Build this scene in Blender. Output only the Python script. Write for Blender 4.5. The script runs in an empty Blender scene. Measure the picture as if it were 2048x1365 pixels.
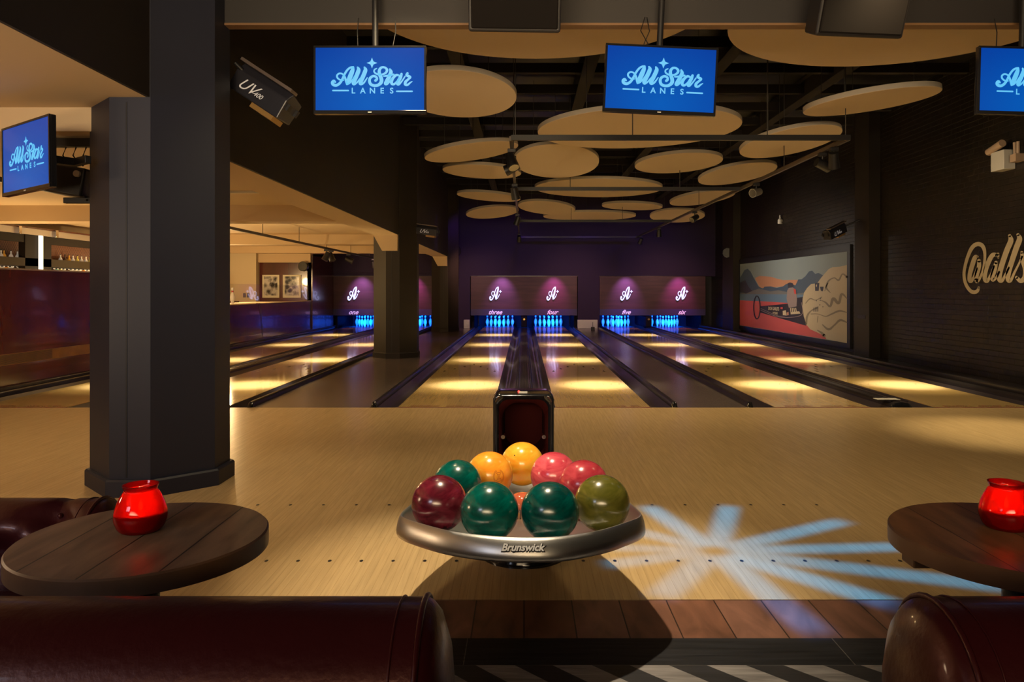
import bpy, math, random
from mathutils import Vector, Matrix
random.seed(7)
SC = bpy.context.scene
COL = SC.collection
PI = math.pi
F, CX, CY, H = 1512.0, 1048.0, 580.0, 1.31

# ------------------------------------------------------------------ camera, world, exposure
cam_d = bpy.data.cameras.new('camera')
cam = bpy.data.objects.new('camera', cam_d); COL.objects.link(cam)
cam.location = (0, 0, H); cam.rotation_euler = (PI / 2, 0, 0)
cam_d.sensor_width = 36; cam_d.lens = F / 2048 * 36
cam_d.shift_x = -(CX - 1024) / 2048
cam_d.shift_y = -(682.5 - CY) / 2048
cam_d.clip_start = .05; cam_d.clip_end = 100
SC.camera = cam
SC.view_settings.view_transform = 'Standard'
SC.view_settings.look = 'None'
SC.view_settings.exposure = 0.0
SC.view_settings.gamma = 1.0
SC.view_settings.use_curve_mapping = False
W = bpy.data.worlds.new('world'); SC.world = W; W.use_nodes = True
W.node_tree.nodes['Background'].inputs[0].default_value = (.30, .22, .20, 1)
W.node_tree.nodes['Background'].inputs[1].default_value = .015
SC.cycles.max_bounces = 7
SC.cycles.sample_clamp_indirect = 4.0
SC.cycles.sample_clamp_direct = 0.0
SC.cycles.use_denoising = True

def light(name, kind, loc, energy, color, aim=None, size=.1, angle=60, blend=.6, sx=None, sy=None, spread=None):
    l = bpy.data.lights.new(name, kind); l.energy = energy; l.color = color
    o = bpy.data.objects.new(name, l); COL.objects.link(o); o.location = loc
    if kind == 'SPOT':
        l.spot_size = math.radians(angle); l.spot_blend = blend; l.shadow_soft_size = size
    elif kind == 'POINT':
        l.shadow_soft_size = size
    else:
        l.shape = 'RECTANGLE'; l.size = sx; l.size_y = sy
        if spread: l.spread = math.radians(spread)
    if aim is not None:
        o.rotation_euler = (Vector(aim) - Vector(loc)).to_track_quat('-Z', 'Y').to_euler()
    return o

LANE_X = [-5.62, -3.86, -.875, .88, 3.33, 5.11]     # lane centres, one to six
WARM = (1.0, .77, .44)
# key light above the ball return, wide warm downlights over the approach, pools down the lanes
light('ball_return_spot', 'SPOT', (-.20, 3.35, 3.3), 430, (1, .82, .56), (0.0, 3.35, .4), .03, 50, .7)
light('approach_spot', 'SPOT', (2.2, 4.3, 3.3), 120, WARM, (2.4, 5.6, 0), .15, 120, .9)
light('approach_spot', 'SPOT', (-.8, 4.6, 3.3), 95, WARM, (-.8, 5.8, 0), .15, 120, .9)
light('approach_spot', 'SPOT', (-4.6, 5.9, 2.3), 80, WARM, (-4.6, 6.3, 0), .12, 140, .9)
for x, y in ((-.5, 8.6), (2.0, 8.9), (4.6, 9.2), (-.3, 13.5), (3.2, 13.5), (1.6, 18.5), (4.6, 18.0)):
    light('hall_fill', 'SPOT', (x, y, 3.15), 175 if y < 10 else 110, WARM, (x + .1, y + .3, 0), .12, 112, .9)  # unseen fill spots added to lift the lanes and the far approach
for y in (9.0, 13.2, 19.5):
    light('bar_side_downlight', 'SPOT', (-4.7, y, 2.25), 55, WARM, (-4.7, y, 0), .1, 150, .9)
light('approach_spot', 'SPOT', (4.8, 7.0, 3.3), 420, (1, .80, .46), (4.45, 6.9, 0), .08, 38, .9)
for i, lx in enumerate(LANE_X):
    for yy in (10.4, 14.1, 18.0, 21.9):
        zz = 3.2 if i > 1 else 2.28
        light('lane_spot', 'SPOT', (lx + .12, yy, zz), 620 if i > 1 else 310, (1, .80, .42), (lx + .12, yy, 0), .05, 40 if i > 1 else 54, 1.0)
        light('lane_spot_core', 'SPOT', (lx + .12, yy, zz), 2300 if i > 1 else 1150, (1, .95, .84), (lx + .12, yy, 0), .10, 23 if i > 1 else 32, 1.0)
# unseen fill panels added behind the camera to brighten the discs and the columns
light('camera_side_fill', 'AREA', (-.5, -2.2, 1.9), 150, (1, .74, .44), (1.2, 9, 5.2), sx=4.0, sy=.8, spread=75)
light('camera_side_fill', 'AREA', (-3.0, -1.2, 2.2), 14, (.75, .82, 1), (-2.4, 5.2, 1.2), sx=1.2, sy=.5, spread=110)
# bar side: hidden fill lamps added to brighten the cream ceilings
for yy, e in ((7.0, 60), (11.5, 85), (15.5, 120), (19.5, 145)):
    light('bar_ceiling_fill', 'POINT', (-7.7, yy, 1.25 if yy < 13 else 1.6), e, (1, .66, .30), size=.12)
light('bar_ceiling_fill', 'POINT', (-4.4, 2.9, 1.3), 60, (1, .70, .42), size=.15)
light('far_ceiling_fill', 'SPOT', (-5.0, 13.5, .9), 150, (1, .72, .34), (-4.0, 14.5, 2.6), .1, 150, .8)  # upward fill added to brighten the far cream ceiling
# ultraviolet tubes in the pits and purple spots on the masking panels
for i, lx in enumerate(LANE_X):
    light('pit_tube', 'AREA', (lx, 25.80, .50), 40, (.0, .10, 1), (lx, 27.1, .10), sx=.85, sy=.06, spread=62)
    light('mask_spot', 'SPOT', (lx + .15, 25.02, 2.02), 210, (.80, .12, .66) if i % 2 else (.62, .24, 1), (lx + .12, 25.6, 1.16), .05, 66, 1.0)
for x in (-1.8, 1.8, 5.3):
    light('mask_fill', 'SPOT', (x * .9, 22.5, 2.6), 190, (1, .50, .42), (x * .9, 25.6, .9), .1, 75, 1.0)  # warm fill added to brighten the masking panels
light('mask_fill', 'SPOT', (-4.6, 22.3, 2.2), 90, (1, .50, .42), (-4.7, 25.6, 1.1), .1, 75, 1.0)
for x in (-1.8, 0, 2.2, 4.4):
    light('ultraviolet_wash', 'SPOT', (x, 23.0, 3.6), 42, (.20, .04, 1), (x, 25.7, 1.9), .1, 100, 1.0)
for x in (-2.35, 2.12):
    light('ultraviolet_floor', 'SPOT', (x, 20.5, 3.4), 70, (.30, .10, 1), (x, 20.0, 0), .3, 50, 1.0)
light('ultraviolet_wall', 'SPOT', (-5.7, 23.2, 1.3), 16, (.05, .04, 1), (-6.5, 23.6, .45), .05, 100, 1.0)
light('mural_spot', 'SPOT', (3.2, 18.6, 2.4), 270, (1, .86, .70), (6.5, 18.4, 1.0), .1, 120, 1.0)
light('wall_spot', 'SPOT', (3.9, 9.5, 3.0), 95, (1, .78, .50), (6.5, 9.6, 2.0), .1, 95, 1.0)

# ------------------------------------------------------------------ materials
MATS = {}
def _mat(name):
    m = bpy.data.materials.new(name); m.use_nodes = True
    return m, m.node_tree, m.node_tree.nodes['Principled BSDF']
def N(t, typ, **kw):
    n = t.nodes.new(typ)
    for k, v in kw.items():
        if k in n.inputs: n.inputs[k].default_value = v
        else: setattr(n, k, v)
    return n
def mat(name, col, rough=.5, metal=0, coat=0, emit=None, es=0, bump=0, bscale=60, var=0, vscale=4, trans=0, spec=.5):
    if name in MATS: return MATS[name]
    m, t, b = _mat(name)
    b.inputs['Base Color'].default_value = (*col, 1); b.inputs['Roughness'].default_value = rough
    b.inputs['Metallic'].default_value = metal; b.inputs['Coat Weight'].default_value = coat
    b.inputs['Coat Roughness'].default_value = .08; b.inputs['Specular IOR Level'].default_value = spec
    b.inputs['Transmission Weight'].default_value = trans
    if emit: b.inputs['Emission Color'].default_value = (*emit, 1); b.inputs['Emission Strength'].default_value = es
    tc = N(t, 'ShaderNodeTexCoord')
    if var:
        n = N(t, 'ShaderNodeTexNoise', Scale=vscale, Detail=5.0); t.links.new(tc.outputs['Object'], n.inputs['Vector'])
        r = N(t, 'ShaderNodeMix', data_type='RGBA')
        r.inputs['A'].default_value = (*[c * (1 - var) for c in col], 1); r.inputs['B'].default_value = (*[min(1, c * (1 + var)) for c in col], 1)
        t.links.new(n.outputs['Fac'], r.inputs['Factor']); t.links.new(r.outputs['Result'], b.inputs['Base Color'])
    if bump:
        n = N(t, 'ShaderNodeTexNoise', Scale=bscale, Detail=4.0); t.links.new(tc.outputs['Object'], n.inputs['Vector'])
        bp = N(t, 'ShaderNodeBump', Strength=bump, Distance=.01); t.links.new(n.outputs['Fac'], bp.inputs['Height']); t.links.new(bp.outputs['Normal'], b.inputs['Normal'])
    MATS[name] = m; return m
def boards(name, c1, c2, cm, length, width, mortar, rough, coat=0, along='Y', grain=.25, gscale=(60, 3, 8), bumpy=0, off=(0, 0, 0), coord='Object', stagger=.5, spec=.5):
    """planks laid side by side, running along one axis, with wood grain"""
    m, t, b = _mat(name)
    tc = N(t, 'ShaderNodeTexCoord'); mp = N(t, 'ShaderNodeMapping')
    if along == 'Y': mp.inputs['Rotation'].default_value = (0, 0, PI / 2)
    if along == 'Z': mp.inputs['Rotation'].default_value = (PI / 2, 0, PI / 2)
    mp.inputs['Location'].default_value = off
    t.links.new(tc.outputs[coord], mp.inputs['Vector'])
    br = N(t, 'ShaderNodeTexBrick', Scale=1.0); br.inputs['Color1'].default_value = (*c1, 1); br.inputs['Color2'].default_value = (*c2, 1); br.inputs['Mortar'].default_value = (*cm, 1)
    br.inputs['Brick Width'].default_value = length; br.inputs['Row Height'].default_value = width; br.inputs['Mortar Size'].default_value = mortar; br.inputs['Mortar Smooth'].default_value = .2
    br.offset = stagger; b.inputs['Specular IOR Level'].default_value = spec
    t.links.new(mp.outputs['Vector'], br.inputs['Vector'])
    g = N(t, 'ShaderNodeMapping'); g.inputs['Scale'].default_value = gscale; t.links.new(tc.outputs[coord], g.inputs['Vector'])
    n = N(t, 'ShaderNodeTexNoise', Scale=1.0, Detail=6.0, Distortion=.6); t.links.new(g.outputs['Vector'], n.inputs['Vector'])
    cr = N(t, 'ShaderNodeMapRange'); cr.inputs['From Min'].default_value = .3; cr.inputs['From Max'].default_value = .7
    cr.inputs['To Min'].default_value = 1 - grain; cr.inputs['To Max'].default_value = 1 + grain * .6
    t.links.new(n.outputs['Fac'], cr.inputs['Value'])
    mx = N(t, 'ShaderNodeVectorMath', operation='SCALE'); t.links.new(br.outputs['Color'], mx.inputs[0]); t.links.new(cr.outputs['Result'], mx.inputs['Scale'])
    t.links.new(mx.outputs['Vector'], b.inputs['Base Color'])
    b.inputs['Roughness'].default_value = rough; b.inputs['Coat Weight'].default_value = coat; b.inputs['Coat Roughness'].default_value = .05
    if bumpy:
        bp = N(t, 'ShaderNodeBump', Strength=bumpy, Distance=.004); t.links.new(n.outputs['Fac'], bp.inputs['Height']); t.links.new(bp.outputs['Normal'], b.inputs['Normal'])
    MATS[name] = m; return m

M = {}
M['approach'] = boards('approach_maple', (.62, .435, .215), (.59, .41, .20), (.44, .29, .13), 1.6, .035, .0009, .24, .0, 'Y', .12)
M['lane'] = boards('lane_maple', (.62, .42, .165), (.58, .39, .15), (.40, .24, .08), 3.0, .027, .0008, .11, .30, 'Y', .08)
M['rustic'] = boards('rustic_plank', (.20, .085, .05), (.27, .13, .09), (.03, .015, .01), 2.0, .20, .003, .42, 0, 'Y', .5, (10, 3, 4), .15, stagger=0)
M['blackplank'] = boards('black_plank', (.015, .015, .018), (.020, .020, .023), (.13, .12, .11), 1.37, .22, .002, .6, 0, 'X', .6, (3, 40, 8), .2, (.212, 0, 0), stagger=0, spec=.25)
M['walk'] = mat('walkway_grey', (.11, .085, .08), .24, var=.25, vscale=3)
M['tabletop2'] = boards('table_planks_red', (.27, .125, .055), (.31, .145, .065), (.03, .012, .006), 3.0, .15, .0015, .42, 0, 'Y', .45, (22, 4, 8), .12, (1.5, 0, 0), stagger=0)
M['tabletop'] = boards('table_planks', (.20, .12, .075), (.24, .145, .09), (.015, .008, .005), 3.0, .15, .0022, .42, 0, 'Y', .45, (22, 4, 8), .12, (1.5, 0, 0), stagger=0)
M['tableedge'] = mat('table_edge', (.15, .075, .038), .45, var=.3, vscale=12)
M['panel'] = boards('mahogany_panel', (.075, .011, .007), (.060, .009, .006), (.02, .004, .003), 6.0, 1.2, .002, .22, .3, 'Z', .55, (1, 3.0, .35), 0)
M['maskwood'] = boards('mask_wood', (.24, .085, .06), (.21, .07, .05), (.05, .02, .02), 4.0, .33, .001, .55, 0, 'X', .35, (.8, 6, 9), 0)
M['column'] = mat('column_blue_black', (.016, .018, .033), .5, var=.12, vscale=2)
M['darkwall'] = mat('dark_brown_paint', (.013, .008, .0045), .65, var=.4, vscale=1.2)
M['backwall'] = mat('far_wall_paint', (.018, .009, .034), .8)
M['black'] = mat('matt_black', (.008, .008, .010), .45)
M['gloss'] = mat('gloss_black', (.010, .010, .012), .12, coat=.6)
M['rail'] = mat('rail_black', (.018, .015, .017), .33, coat=.1, spec=.35, var=.3, vscale=6)
M['gutter'] = mat('gutter_grey', (.035, .028, .034), .30, coat=.1, spec=.35)
M['cream'] = mat('cream_plaster', (.62, .46, .27), .8)
M['creamwall'] = mat('cream_wall', (.60, .50, .32), .75)
M['disc'] = mat('disc_felt', (.64, .51, .35), .9)
M['discrim'] = mat('disc_edge', (.45, .40, .33), .8)
M['wire'] = mat('wire_grey', (.05, .045, .04), .5)
M['steel'] = mat('brushed_steel', (.62, .60, .57), .36, 1.0, bump=.03, bscale=200)
M['chrome'] = mat('chrome', (.75, .75, .78), .08, 1.0)
M['foil'] = mat('silver_foil', (.45, .43, .42), .35, .6, bump=1.0, bscale=25)
M['brass'] = mat('brass', (.55, .33, .10), .3, 1.0)
M['leather'] = mat('oxblood_leather', (.038, .005, .007), .36, coat=.12, bump=.10, bscale=70, var=.3, vscale=5)
M['white'] = mat('white_plastic', (.6, .58, .52), .5)
M['pin'] = mat('pin_white', (.80, .82, .85), .25, coat=.5)
M['pinred'] = mat('pin_stripe_red', (.45, .02, .04), .3)
M['wallpaint'] = mat('painted_letter', (.46, .38, .25), .7)
M['logo'] = mat('screen_logo', (0, 0, 0), .4, emit=(.13, .57, .92), es=1.0)
M['neon'] = mat('neon_letter', (.2, .2, .2), .3, emit=(.50, .58, 1.0), es=1.7)
M['namewhite'] = mat('lane_name_letter', (.8, .8, .85), .4, emit=(.42, .36, .62), es=.55)
M['stripback'] = mat('name_strip', (.030, .026, .085), .5)
M['flame'] = mat('flame', (1, .5, .1), .5, emit=(1, .55, .16), es=14)
M['wax'] = mat('red_wax', (.35, .004, .004), .45)
M['led'] = mat('red_indicator', (.3, 0, 0), .3, emit=(1, .05, .04), es=2.5)
M['tube'] = mat('light_column', (1, 1, 1), .3, emit=(1, .86, .62), es=2.6)
M['backlit'] = mat('backlit_shelf', (1, .9, .7), .5, emit=(1, .78, .5), es=.9)
M['lattice'] = mat('copper_lattice', (.30, .12, .06), .4, .5)
M['olive'] = mat('dark_olive_board', (.028, .018, .006), .7, spec=.2)
M['barblack'] = mat('bar_dark_brown', (.012, .008, .006), .7, spec=.2)
M['inner'] = mat('hood_lining_red', (.030, .002, .0015), .8, spec=.1)
M['screen'] = mat('screen_blue', (.0, .0, .0), .12, emit=(.0, .060, .40), es=1.0)

M['leather'].node_tree.nodes['Principled BSDF'].inputs['Specular Tint'].default_value = (1, .55, .48, 1)
def screen_mat():
    m, t, b = _mat('screen_picture')
    b.inputs['Base Color'].default_value = (.003, .005, .02, 1); b.inputs['Roughness'].default_value = .10
    tc = N(t, 'ShaderNodeTexCoord'); g = N(t, 'ShaderNodeTexGradient', gradient_type='SPHERICAL')
    mp = N(t, 'ShaderNodeMapping'); mp.inputs['Scale'].default_value = (1.6, 1, 2.2); mp.inputs['Location'].default_value = (0, 0, .35)
    t.links.new(tc.outputs['Object'], mp.inputs['Vector']); t.links.new(mp.outputs['Vector'], g.inputs['Vector'])
    x = N(t, 'ShaderNodeMix', data_type='RGBA'); x.inputs['A'].default_value = (.0, .045, .33, 1); x.inputs['B'].default_value = (.0, .10, .46, 1)
    t.links.new(g.outputs['Fac'], x.inputs['Factor']); t.links.new(x.outputs['Result'], b.inputs['Emission Color'])
    b.inputs['Emission Strength'].default_value = 1.0
    return m
M['screen'] = screen_mat()

def chevron_mat():
    m, t, b = _mat('chevron_planks')
    tc = N(t, 'ShaderNodeTexCoord'); s = N(t, 'ShaderNodeSeparateXYZ'); t.links.new(tc.outputs['Object'], s.inputs[0])
    a = N(t, 'ShaderNodeMath', operation='ADD'); t.links.new(s.outputs[0], a.inputs[0]); t.links.new(s.outputs[1], a.inputs[1])
    a2 = N(t, 'ShaderNodeMath', operation='ADD'); t.links.new(a.outputs[0], a2.inputs[0]); a2.inputs[1].default_value = 20 * .269 - 2.471
    d = N(t, 'ShaderNodeMath', operation='DIVIDE'); t.links.new(a2.outputs[0], d.inputs[0]); d.inputs[1].default_value = .269
    f = N(t, 'ShaderNodeMath', operation='FRACT'); t.links.new(d.outputs[0], f.inputs[0])
    l = N(t, 'ShaderNodeMath', operation='LESS_THAN'); t.links.new(f.outputs[0], l.inputs[0]); l.inputs[1].default_value = .51
    mp = N(t, 'ShaderNodeMapping'); mp.inputs['Scale'].default_value = (4, 40, 4); t.links.new(tc.outputs['Object'], mp.inputs['Vector'])
    mp.inputs['Rotation'].default_value = (0, 0, PI / 4)
    n = N(t, 'ShaderNodeTexNoise', Scale=1.0, Detail=6.0, Distortion=1.2); t.links.new(mp.outputs['Vector'], n.inputs['Vector'])
    x = N(t, 'ShaderNodeMix', data_type='RGBA'); x.inputs['A'].default_value = (.020, .020, .024, 1); x.inputs['B'].default_value = (.26, .24, .235, 1)
    t.links.new(l.outputs[0], x.inputs['Factor'])
    cr = N(t, 'ShaderNodeMapRange'); cr.inputs['From Min'].default_value = .3; cr.inputs['From Max'].default_value = .7; cr.inputs['To Min'].default_value = .6; cr.inputs['To Max'].default_value = 1.3
    t.links.new(n.outputs['Fac'], cr.inputs['Value'])
    mx = N(t, 'ShaderNodeVectorMath', operation='SCALE'); t.links.new(x.outputs['Result'], mx.inputs[0]); t.links.new(cr.outputs['Result'], mx.inputs['Scale'])
    t.links.new(mx.outputs['Vector'], b.inputs['Base Color']); b.inputs['Roughness'].default_value = .5
    return m
M['chevron'] = chevron_mat()

def brick_mat():
    m, t, b = _mat('black_painted_brick')
    tc = N(t, 'ShaderNodeTexCoord'); mp = N(t, 'ShaderNodeMapping'); mp.inputs['Rotation'].default_value = (PI / 2, 0, PI / 2)
    sp = N(t, 'ShaderNodeSeparateXYZ'); cb = N(t, 'ShaderNodeCombineXYZ'); t.links.new(tc.outputs['Object'], sp.inputs[0])
    t.links.new(sp.outputs[1], cb.inputs[0]); t.links.new(sp.outputs[2], cb.inputs[1])
    br = N(t, 'ShaderNodeTexBrick', Scale=1.0); br.inputs['Brick Width'].default_value = .23; br.inputs['Row Height'].default_value = .078; br.inputs['Mortar Size'].default_value = .006; br.inputs['Mortar Smooth'].default_value = .6
    t.links.new(cb.outputs[0], br.inputs['Vector'])
    n = N(t, 'ShaderNodeTexNoise', Scale=1.1, Detail=8.0, Roughness=.65); t.links.new(cb.outputs[0], n.inputs['Vector'])
    n2 = N(t, 'ShaderNodeTexNoise', Scale=9.0, Detail=6.0); t.links.new(cb.outputs[0], n2.inputs['Vector'])
    mu = N(t, 'ShaderNodeMath', operation='MULTIPLY'); t.links.new(n.outputs['Fac'], mu.inputs[0]); t.links.new(n2.outputs['Fac'], mu.inputs[1])
    r = N(t, 'ShaderNodeValToRGB'); r.color_ramp.elements[0].position = .18; r.color_ramp.elements[0].color = (.006, .0045, .003, 1); r.color_ramp.elements[1].position = .42; r.color_ramp.elements[1].color = (.022, .015, .009, 1)
    t.links.new(mu.outputs[0], r.inputs['Fac']); t.links.new(r.outputs['Color'], b.inputs['Base Color']); b.inputs['Roughness'].default_value = .42
    ad = N(t, 'ShaderNodeMath', operation='MULTIPLY_ADD'); t.links.new(n2.outputs['Fac'], ad.inputs[0]); ad.inputs[1].default_value = .5
    iv = N(t, 'ShaderNodeMath', operation='MULTIPLY'); t.links.new(br.outputs['Fac'], iv.inputs[0]); iv.inputs[1].default_value = -1.0; t.links.new(iv.outputs[0], ad.inputs[2])
    bp = N(t, 'ShaderNodeBump', Strength=.8, Distance=.008); t.links.new(ad.outputs[0], bp.inputs['Height']); t.links.new(bp.outputs['Normal'], b.inputs['Normal'])
    return m
M['brick'] = brick_mat()

def ball_mat(name, c1, c2, scale=7, rough=.22):
    m, t, b = _mat(name)
    tc = N(t, 'ShaderNodeTexCoord'); mp = N(t, 'ShaderNodeMapping'); mp.inputs['Scale'].default_value = (1, 1, 2.6); mp.inputs['Rotation'].default_value = (.5, .4, .2)
    t.links.new(tc.outputs['Object'], mp.inputs['Vector'])
    n = N(t, 'ShaderNodeTexNoise', Scale=scale, Detail=6.0, Distortion=2.2); t.links.new(mp.outputs['Vector'], n.inputs['Vector'])
    r = N(t, 'ShaderNodeValToRGB'); r.color_ramp.elements[0].position = .36; r.color_ramp.elements[0].color = (*c1, 1); r.color_ramp.elements[1].position = .62; r.color_ramp.elements[1].color = (*c2, 1)
    t.links.new(n.outputs['Fac'], r.inputs['Fac']); t.links.new(r.outputs['Color'], b.inputs['Base Color'])
    b.inputs['Roughness'].default_value = rough; b.inputs['Coat Weight'].default_value = .35; b.inputs['Coat Roughness'].default_value = .12
    s = N(t, 'ShaderNodeTexNoise', Scale=18.0, Detail=8.0); t.links.new(tc.outputs['Object'], s.inputs['Vector'])
    bp = N(t, 'ShaderNodeBump', Strength=.06, Distance=.004); t.links.new(s.outputs['Fac'], bp.inputs['Height']); t.links.new(bp.outputs['Normal'], b.inputs['Normal'])
    return m
M['maroon'] = ball_mat('marbled_maroon', (.075, .004, .011), (.17, .015, .03))
M['teal'] = ball_mat('marbled_teal', (.0, .055, .042), (.0, .115, .088))
M['teal2'] = ball_mat('marbled_dark_teal', (.0, .034, .030), (.0, .080, .068))
M['orange'] = ball_mat('marbled_orange', (.95, .30, .02), (.95, .42, .04))
M['amber'] = ball_mat('marbled_amber', (.98, .38, .02), (.95, .50, .05))
M['pink'] = ball_mat('marbled_pink', (.52, .04, .07), (.75, .12, .15), 6)
M['red'] = ball_mat('marbled_red', (.34, .02, .035), (.52, .06, .08), 6)
M['olivegreen'] = ball_mat('marbled_olive', (.080, .080, .010), (.135, .125, .02))
M['engrave'] = mat('engraved_line', (.36, .05, .01), .5)

def redglass():
    m, t, b = _mat('red_glass'); out = t.nodes['Material Output']; t.nodes.remove(b)
    tr = N(t, 'ShaderNodeBsdfTranslucent'); tr.inputs[0].default_value = (1, .07, .035, 1)
    df = N(t, 'ShaderNodeBsdfDiffuse'); df.inputs[0].default_value = (.16, .002, .003, 1)
    tp = N(t, 'ShaderNodeBsdfTransparent'); tp.inputs[0].default_value = (1, .10, .07, 1)
    gl = N(t, 'ShaderNodeBsdfGlossy'); gl.inputs['Roughness'].default_value = .05; gl.inputs[0].default_value = (.9, .6, .6, 1)
    m1 = N(t, 'ShaderNodeMixShader'); m1.inputs[0].default_value = .5
    m2 = N(t, 'ShaderNodeMixShader'); m2.inputs[0].default_value = .30
    m3 = N(t, 'ShaderNodeMixShader'); fr = N(t, 'ShaderNodeFresnel', IOR=1.45)
    t.links.new(tr.outputs[0], m1.inputs[1]); t.links.new(df.outputs[0], m1.inputs[2])
    t.links.new(m1.outputs[0], m2.inputs[1]); t.links.new(tp.outputs[0], m2.inputs[2])
    t.links.new(fr.outputs[0], m3.inputs[0]); t.links.new(m2.outputs[0], m3.inputs[1]); t.links.new(gl.outputs[0], m3.inputs[2])
    t.links.new(m3.outputs[0], out.inputs[0]); return m
M['redglass'] = redglass()
def clearglass():
    m, t, b = _mat('clear_pane'); out = t.nodes['Material Output']; t.nodes.remove(b)
    tp = N(t, 'ShaderNodeBsdfTransparent'); gl = N(t, 'ShaderNodeBsdfGlossy'); gl.inputs['Roughness'].default_value = .01
    mx = N(t, 'ShaderNodeMixShader'); mx.inputs[0].default_value = .13
    t.links.new(tp.outputs[0], mx.inputs[1]); t.links.new(gl.outputs[0], mx.inputs[2]); t.links.new(mx.outputs[0], out.inputs[0]); return m
M['pane'] = clearglass()
def photo_mat(name, seed):
    m, t, b = _mat(name); tc = N(t, 'ShaderNodeTexCoord')
    mp = N(t, 'ShaderNodeMapping'); mp.inputs['Location'].default_value = (seed, seed, seed); t.links.new(tc.outputs['Object'], mp.inputs['Vector'])
    v = N(t, 'ShaderNodeTexVoronoi', Scale=6.0); t.links.new(mp.outputs['Vector'], v.inputs['Vector'])
    n = N(t, 'ShaderNodeTexNoise', Scale=7.0, Detail=5.0, Distortion=1.5); t.links.new(mp.outputs['Vector'], n.inputs['Vector'])
    mu = N(t, 'ShaderNodeMath', operation='MULTIPLY'); t.links.new(v.outputs['Distance'], mu.inputs[0]); t.links.new(n.outputs['Fac'], mu.inputs[1])
    r = N(t, 'ShaderNodeValToRGB'); r.color_ramp.elements[0].position = .12; r.color_ramp.elements[0].color = (.012, .012, .015, 1); r.color_ramp.elements[1].position = .36; r.color_ramp.elements[1].color = (.55, .53, .5, 1)
    t.links.new(mu.outputs[0], r.inputs['Fac']); t.links.new(r.outputs['Color'], b.inputs['Base Color']); b.inputs['Roughness'].default_value = .15; return m

# ------------------------------------------------------------------ mesh helpers
class MB:
    def __init__(s): s.v = []; s.f = []; s.m = []
    def add(s, vs, fs, mi=0, mx=None):
        b = len(s.v)
        s.v += [tuple(mx @ Vector(p)) if mx else tuple(p) for p in vs]
        s.f += [tuple(i + b for i in f) for f in fs]; s.m += [mi] * len(fs); return s
    def box(s, x0, x1, y0, y1, z0, z1, mi=0, mx=None):
        vs = [(x0, y0, z0), (x1, y0, z0), (x1, y1, z0), (x0, y1, z0), (x0, y0, z1), (x1, y0, z1), (x1, y1, z1), (x0, y1, z1)]
        return s.add(vs, [(0, 3, 2, 1), (4, 5, 6, 7), (0, 1, 5, 4), (1, 2, 6, 5), (2, 3, 7, 6), (3, 0, 4, 7)], mi, mx)
    def loft(s, loops, caps=(True, True), mi=0, mx=None, closed=True):
        n = len(loops[0]); vs = [p for l in loops for p in l]; fs = []
        for k in range(len(loops) - 1):
            for i in range(n if closed else n - 1):
                j = (i + 1) % n; fs.append((k * n + i, k * n + j, (k + 1) * n + j, (k + 1) * n + i))
        if caps[0]: fs.append(tuple(range(n - 1, -1, -1)))
        if caps[1]: fs.append(tuple((len(loops) - 1) * n + i for i in range(n)))
        return s.add(vs, fs, mi, mx)
    def lathe(s, prof, n=32, c=(0, 0, 0), mi=0, mx=None, caps=(True, True)):
        loops = [[(c[0] + r * math.cos(2 * PI * i / n), c[1] + r * math.sin(2 * PI * i / n), c[2] + z) for i in range(n)] for r, z in prof]
        return s.loft(loops, caps, mi, mx)
    def cyl(s, p0, p1, r, n=12, mi=0, r2=None):
        p0 = Vector(p0); p1 = Vector(p1); d = p1 - p0; q = d.to_track_quat('Z', 'Y'); r2 = r if r2 is None else r2
        loops = [[tuple(p + q @ Vector((rr * math.cos(2 * PI * i / n), rr * math.sin(2 * PI * i / n), 0))) for i in range(n)] for p, rr in ((p0, r), (p1, r2))]
        return s.loft(loops, (True, True), mi)
    def tube(s, pts, r, n=8, mi=0):
        P = [Vector(p) for p in pts]; loops = []
        for k, p in enumerate(P):
            d = (P[min(k + 1, len(P) - 1)] - P[max(k - 1, 0)]).normalized()
            u = d.cross(Vector((.13, .31, .94))).normalized(); w = d.cross(u)
            loops.append([tuple(p + r * (u * math.cos(2 * PI * i / n) + w * math.sin(2 * PI * i / n))) for i in range(n)])
        return s.loft(loops, (True, True), mi)
    def sphere(s, c, r, nu=32, nv=16, mi=0, mx=None):
        prof = [(max(r * math.sin(PI * k / nv), r * .004), -r * math.cos(PI * k / nv)) for k in range(nv + 1)]
        return s.lathe(prof, nu, c, mi, mx)
    def flat(s, poly, fn, mi=0):
        return s.add([fn(*p) for p in poly], [tuple(range(len(poly)))], mi)
    def build(s, name, mats, parent=None, smooth=35, bevel=0, seg=2, loc=None):
        me = bpy.data.meshes.new(name); me.from_pydata(s.v, [], s.f)
        mats = mats if isinstance(mats, (list, tuple)) else [mats]
        for m in mats: me.materials.append(m)
        me.polygons.foreach_set('material_index', s.m)
        me.validate(); me.update()
        if smooth:
            me.shade_smooth(); me.set_sharp_from_angle(angle=math.radians(smooth))
        else: me.shade_flat()
        o = bpy.data.objects.new(name, me); COL.objects.link(o)
        if parent: o.parent = parent
        if loc: o.location = loc
        if bevel:
            b = o.modifiers.new('bevel', 'BEVEL'); b.width = bevel; b.segments = seg; b.limit_method = 'ANGLE'; b.angle_limit = math.radians(40)
        return o
def tag(o, label, cat, group=None):
    o['label'] = label; o['category'] = cat
    if group: o['group'] = group
    return o
def thing(name, label, cat, loc=(0, 0, 0), rot=(0, 0, 0), group=None):
    o = bpy.data.objects.new(name, None); COL.objects.link(o); o.location = loc; o.rotation_euler = rot; o.empty_display_size = .1
    return tag(o, label, cat, group)
def struct(name, mb, m, **kw):
    o = mb.build(name, m, **kw); o['kind'] = 'structure'; return o
def box(*a, **k): return MB().box(*a, **k)
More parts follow.
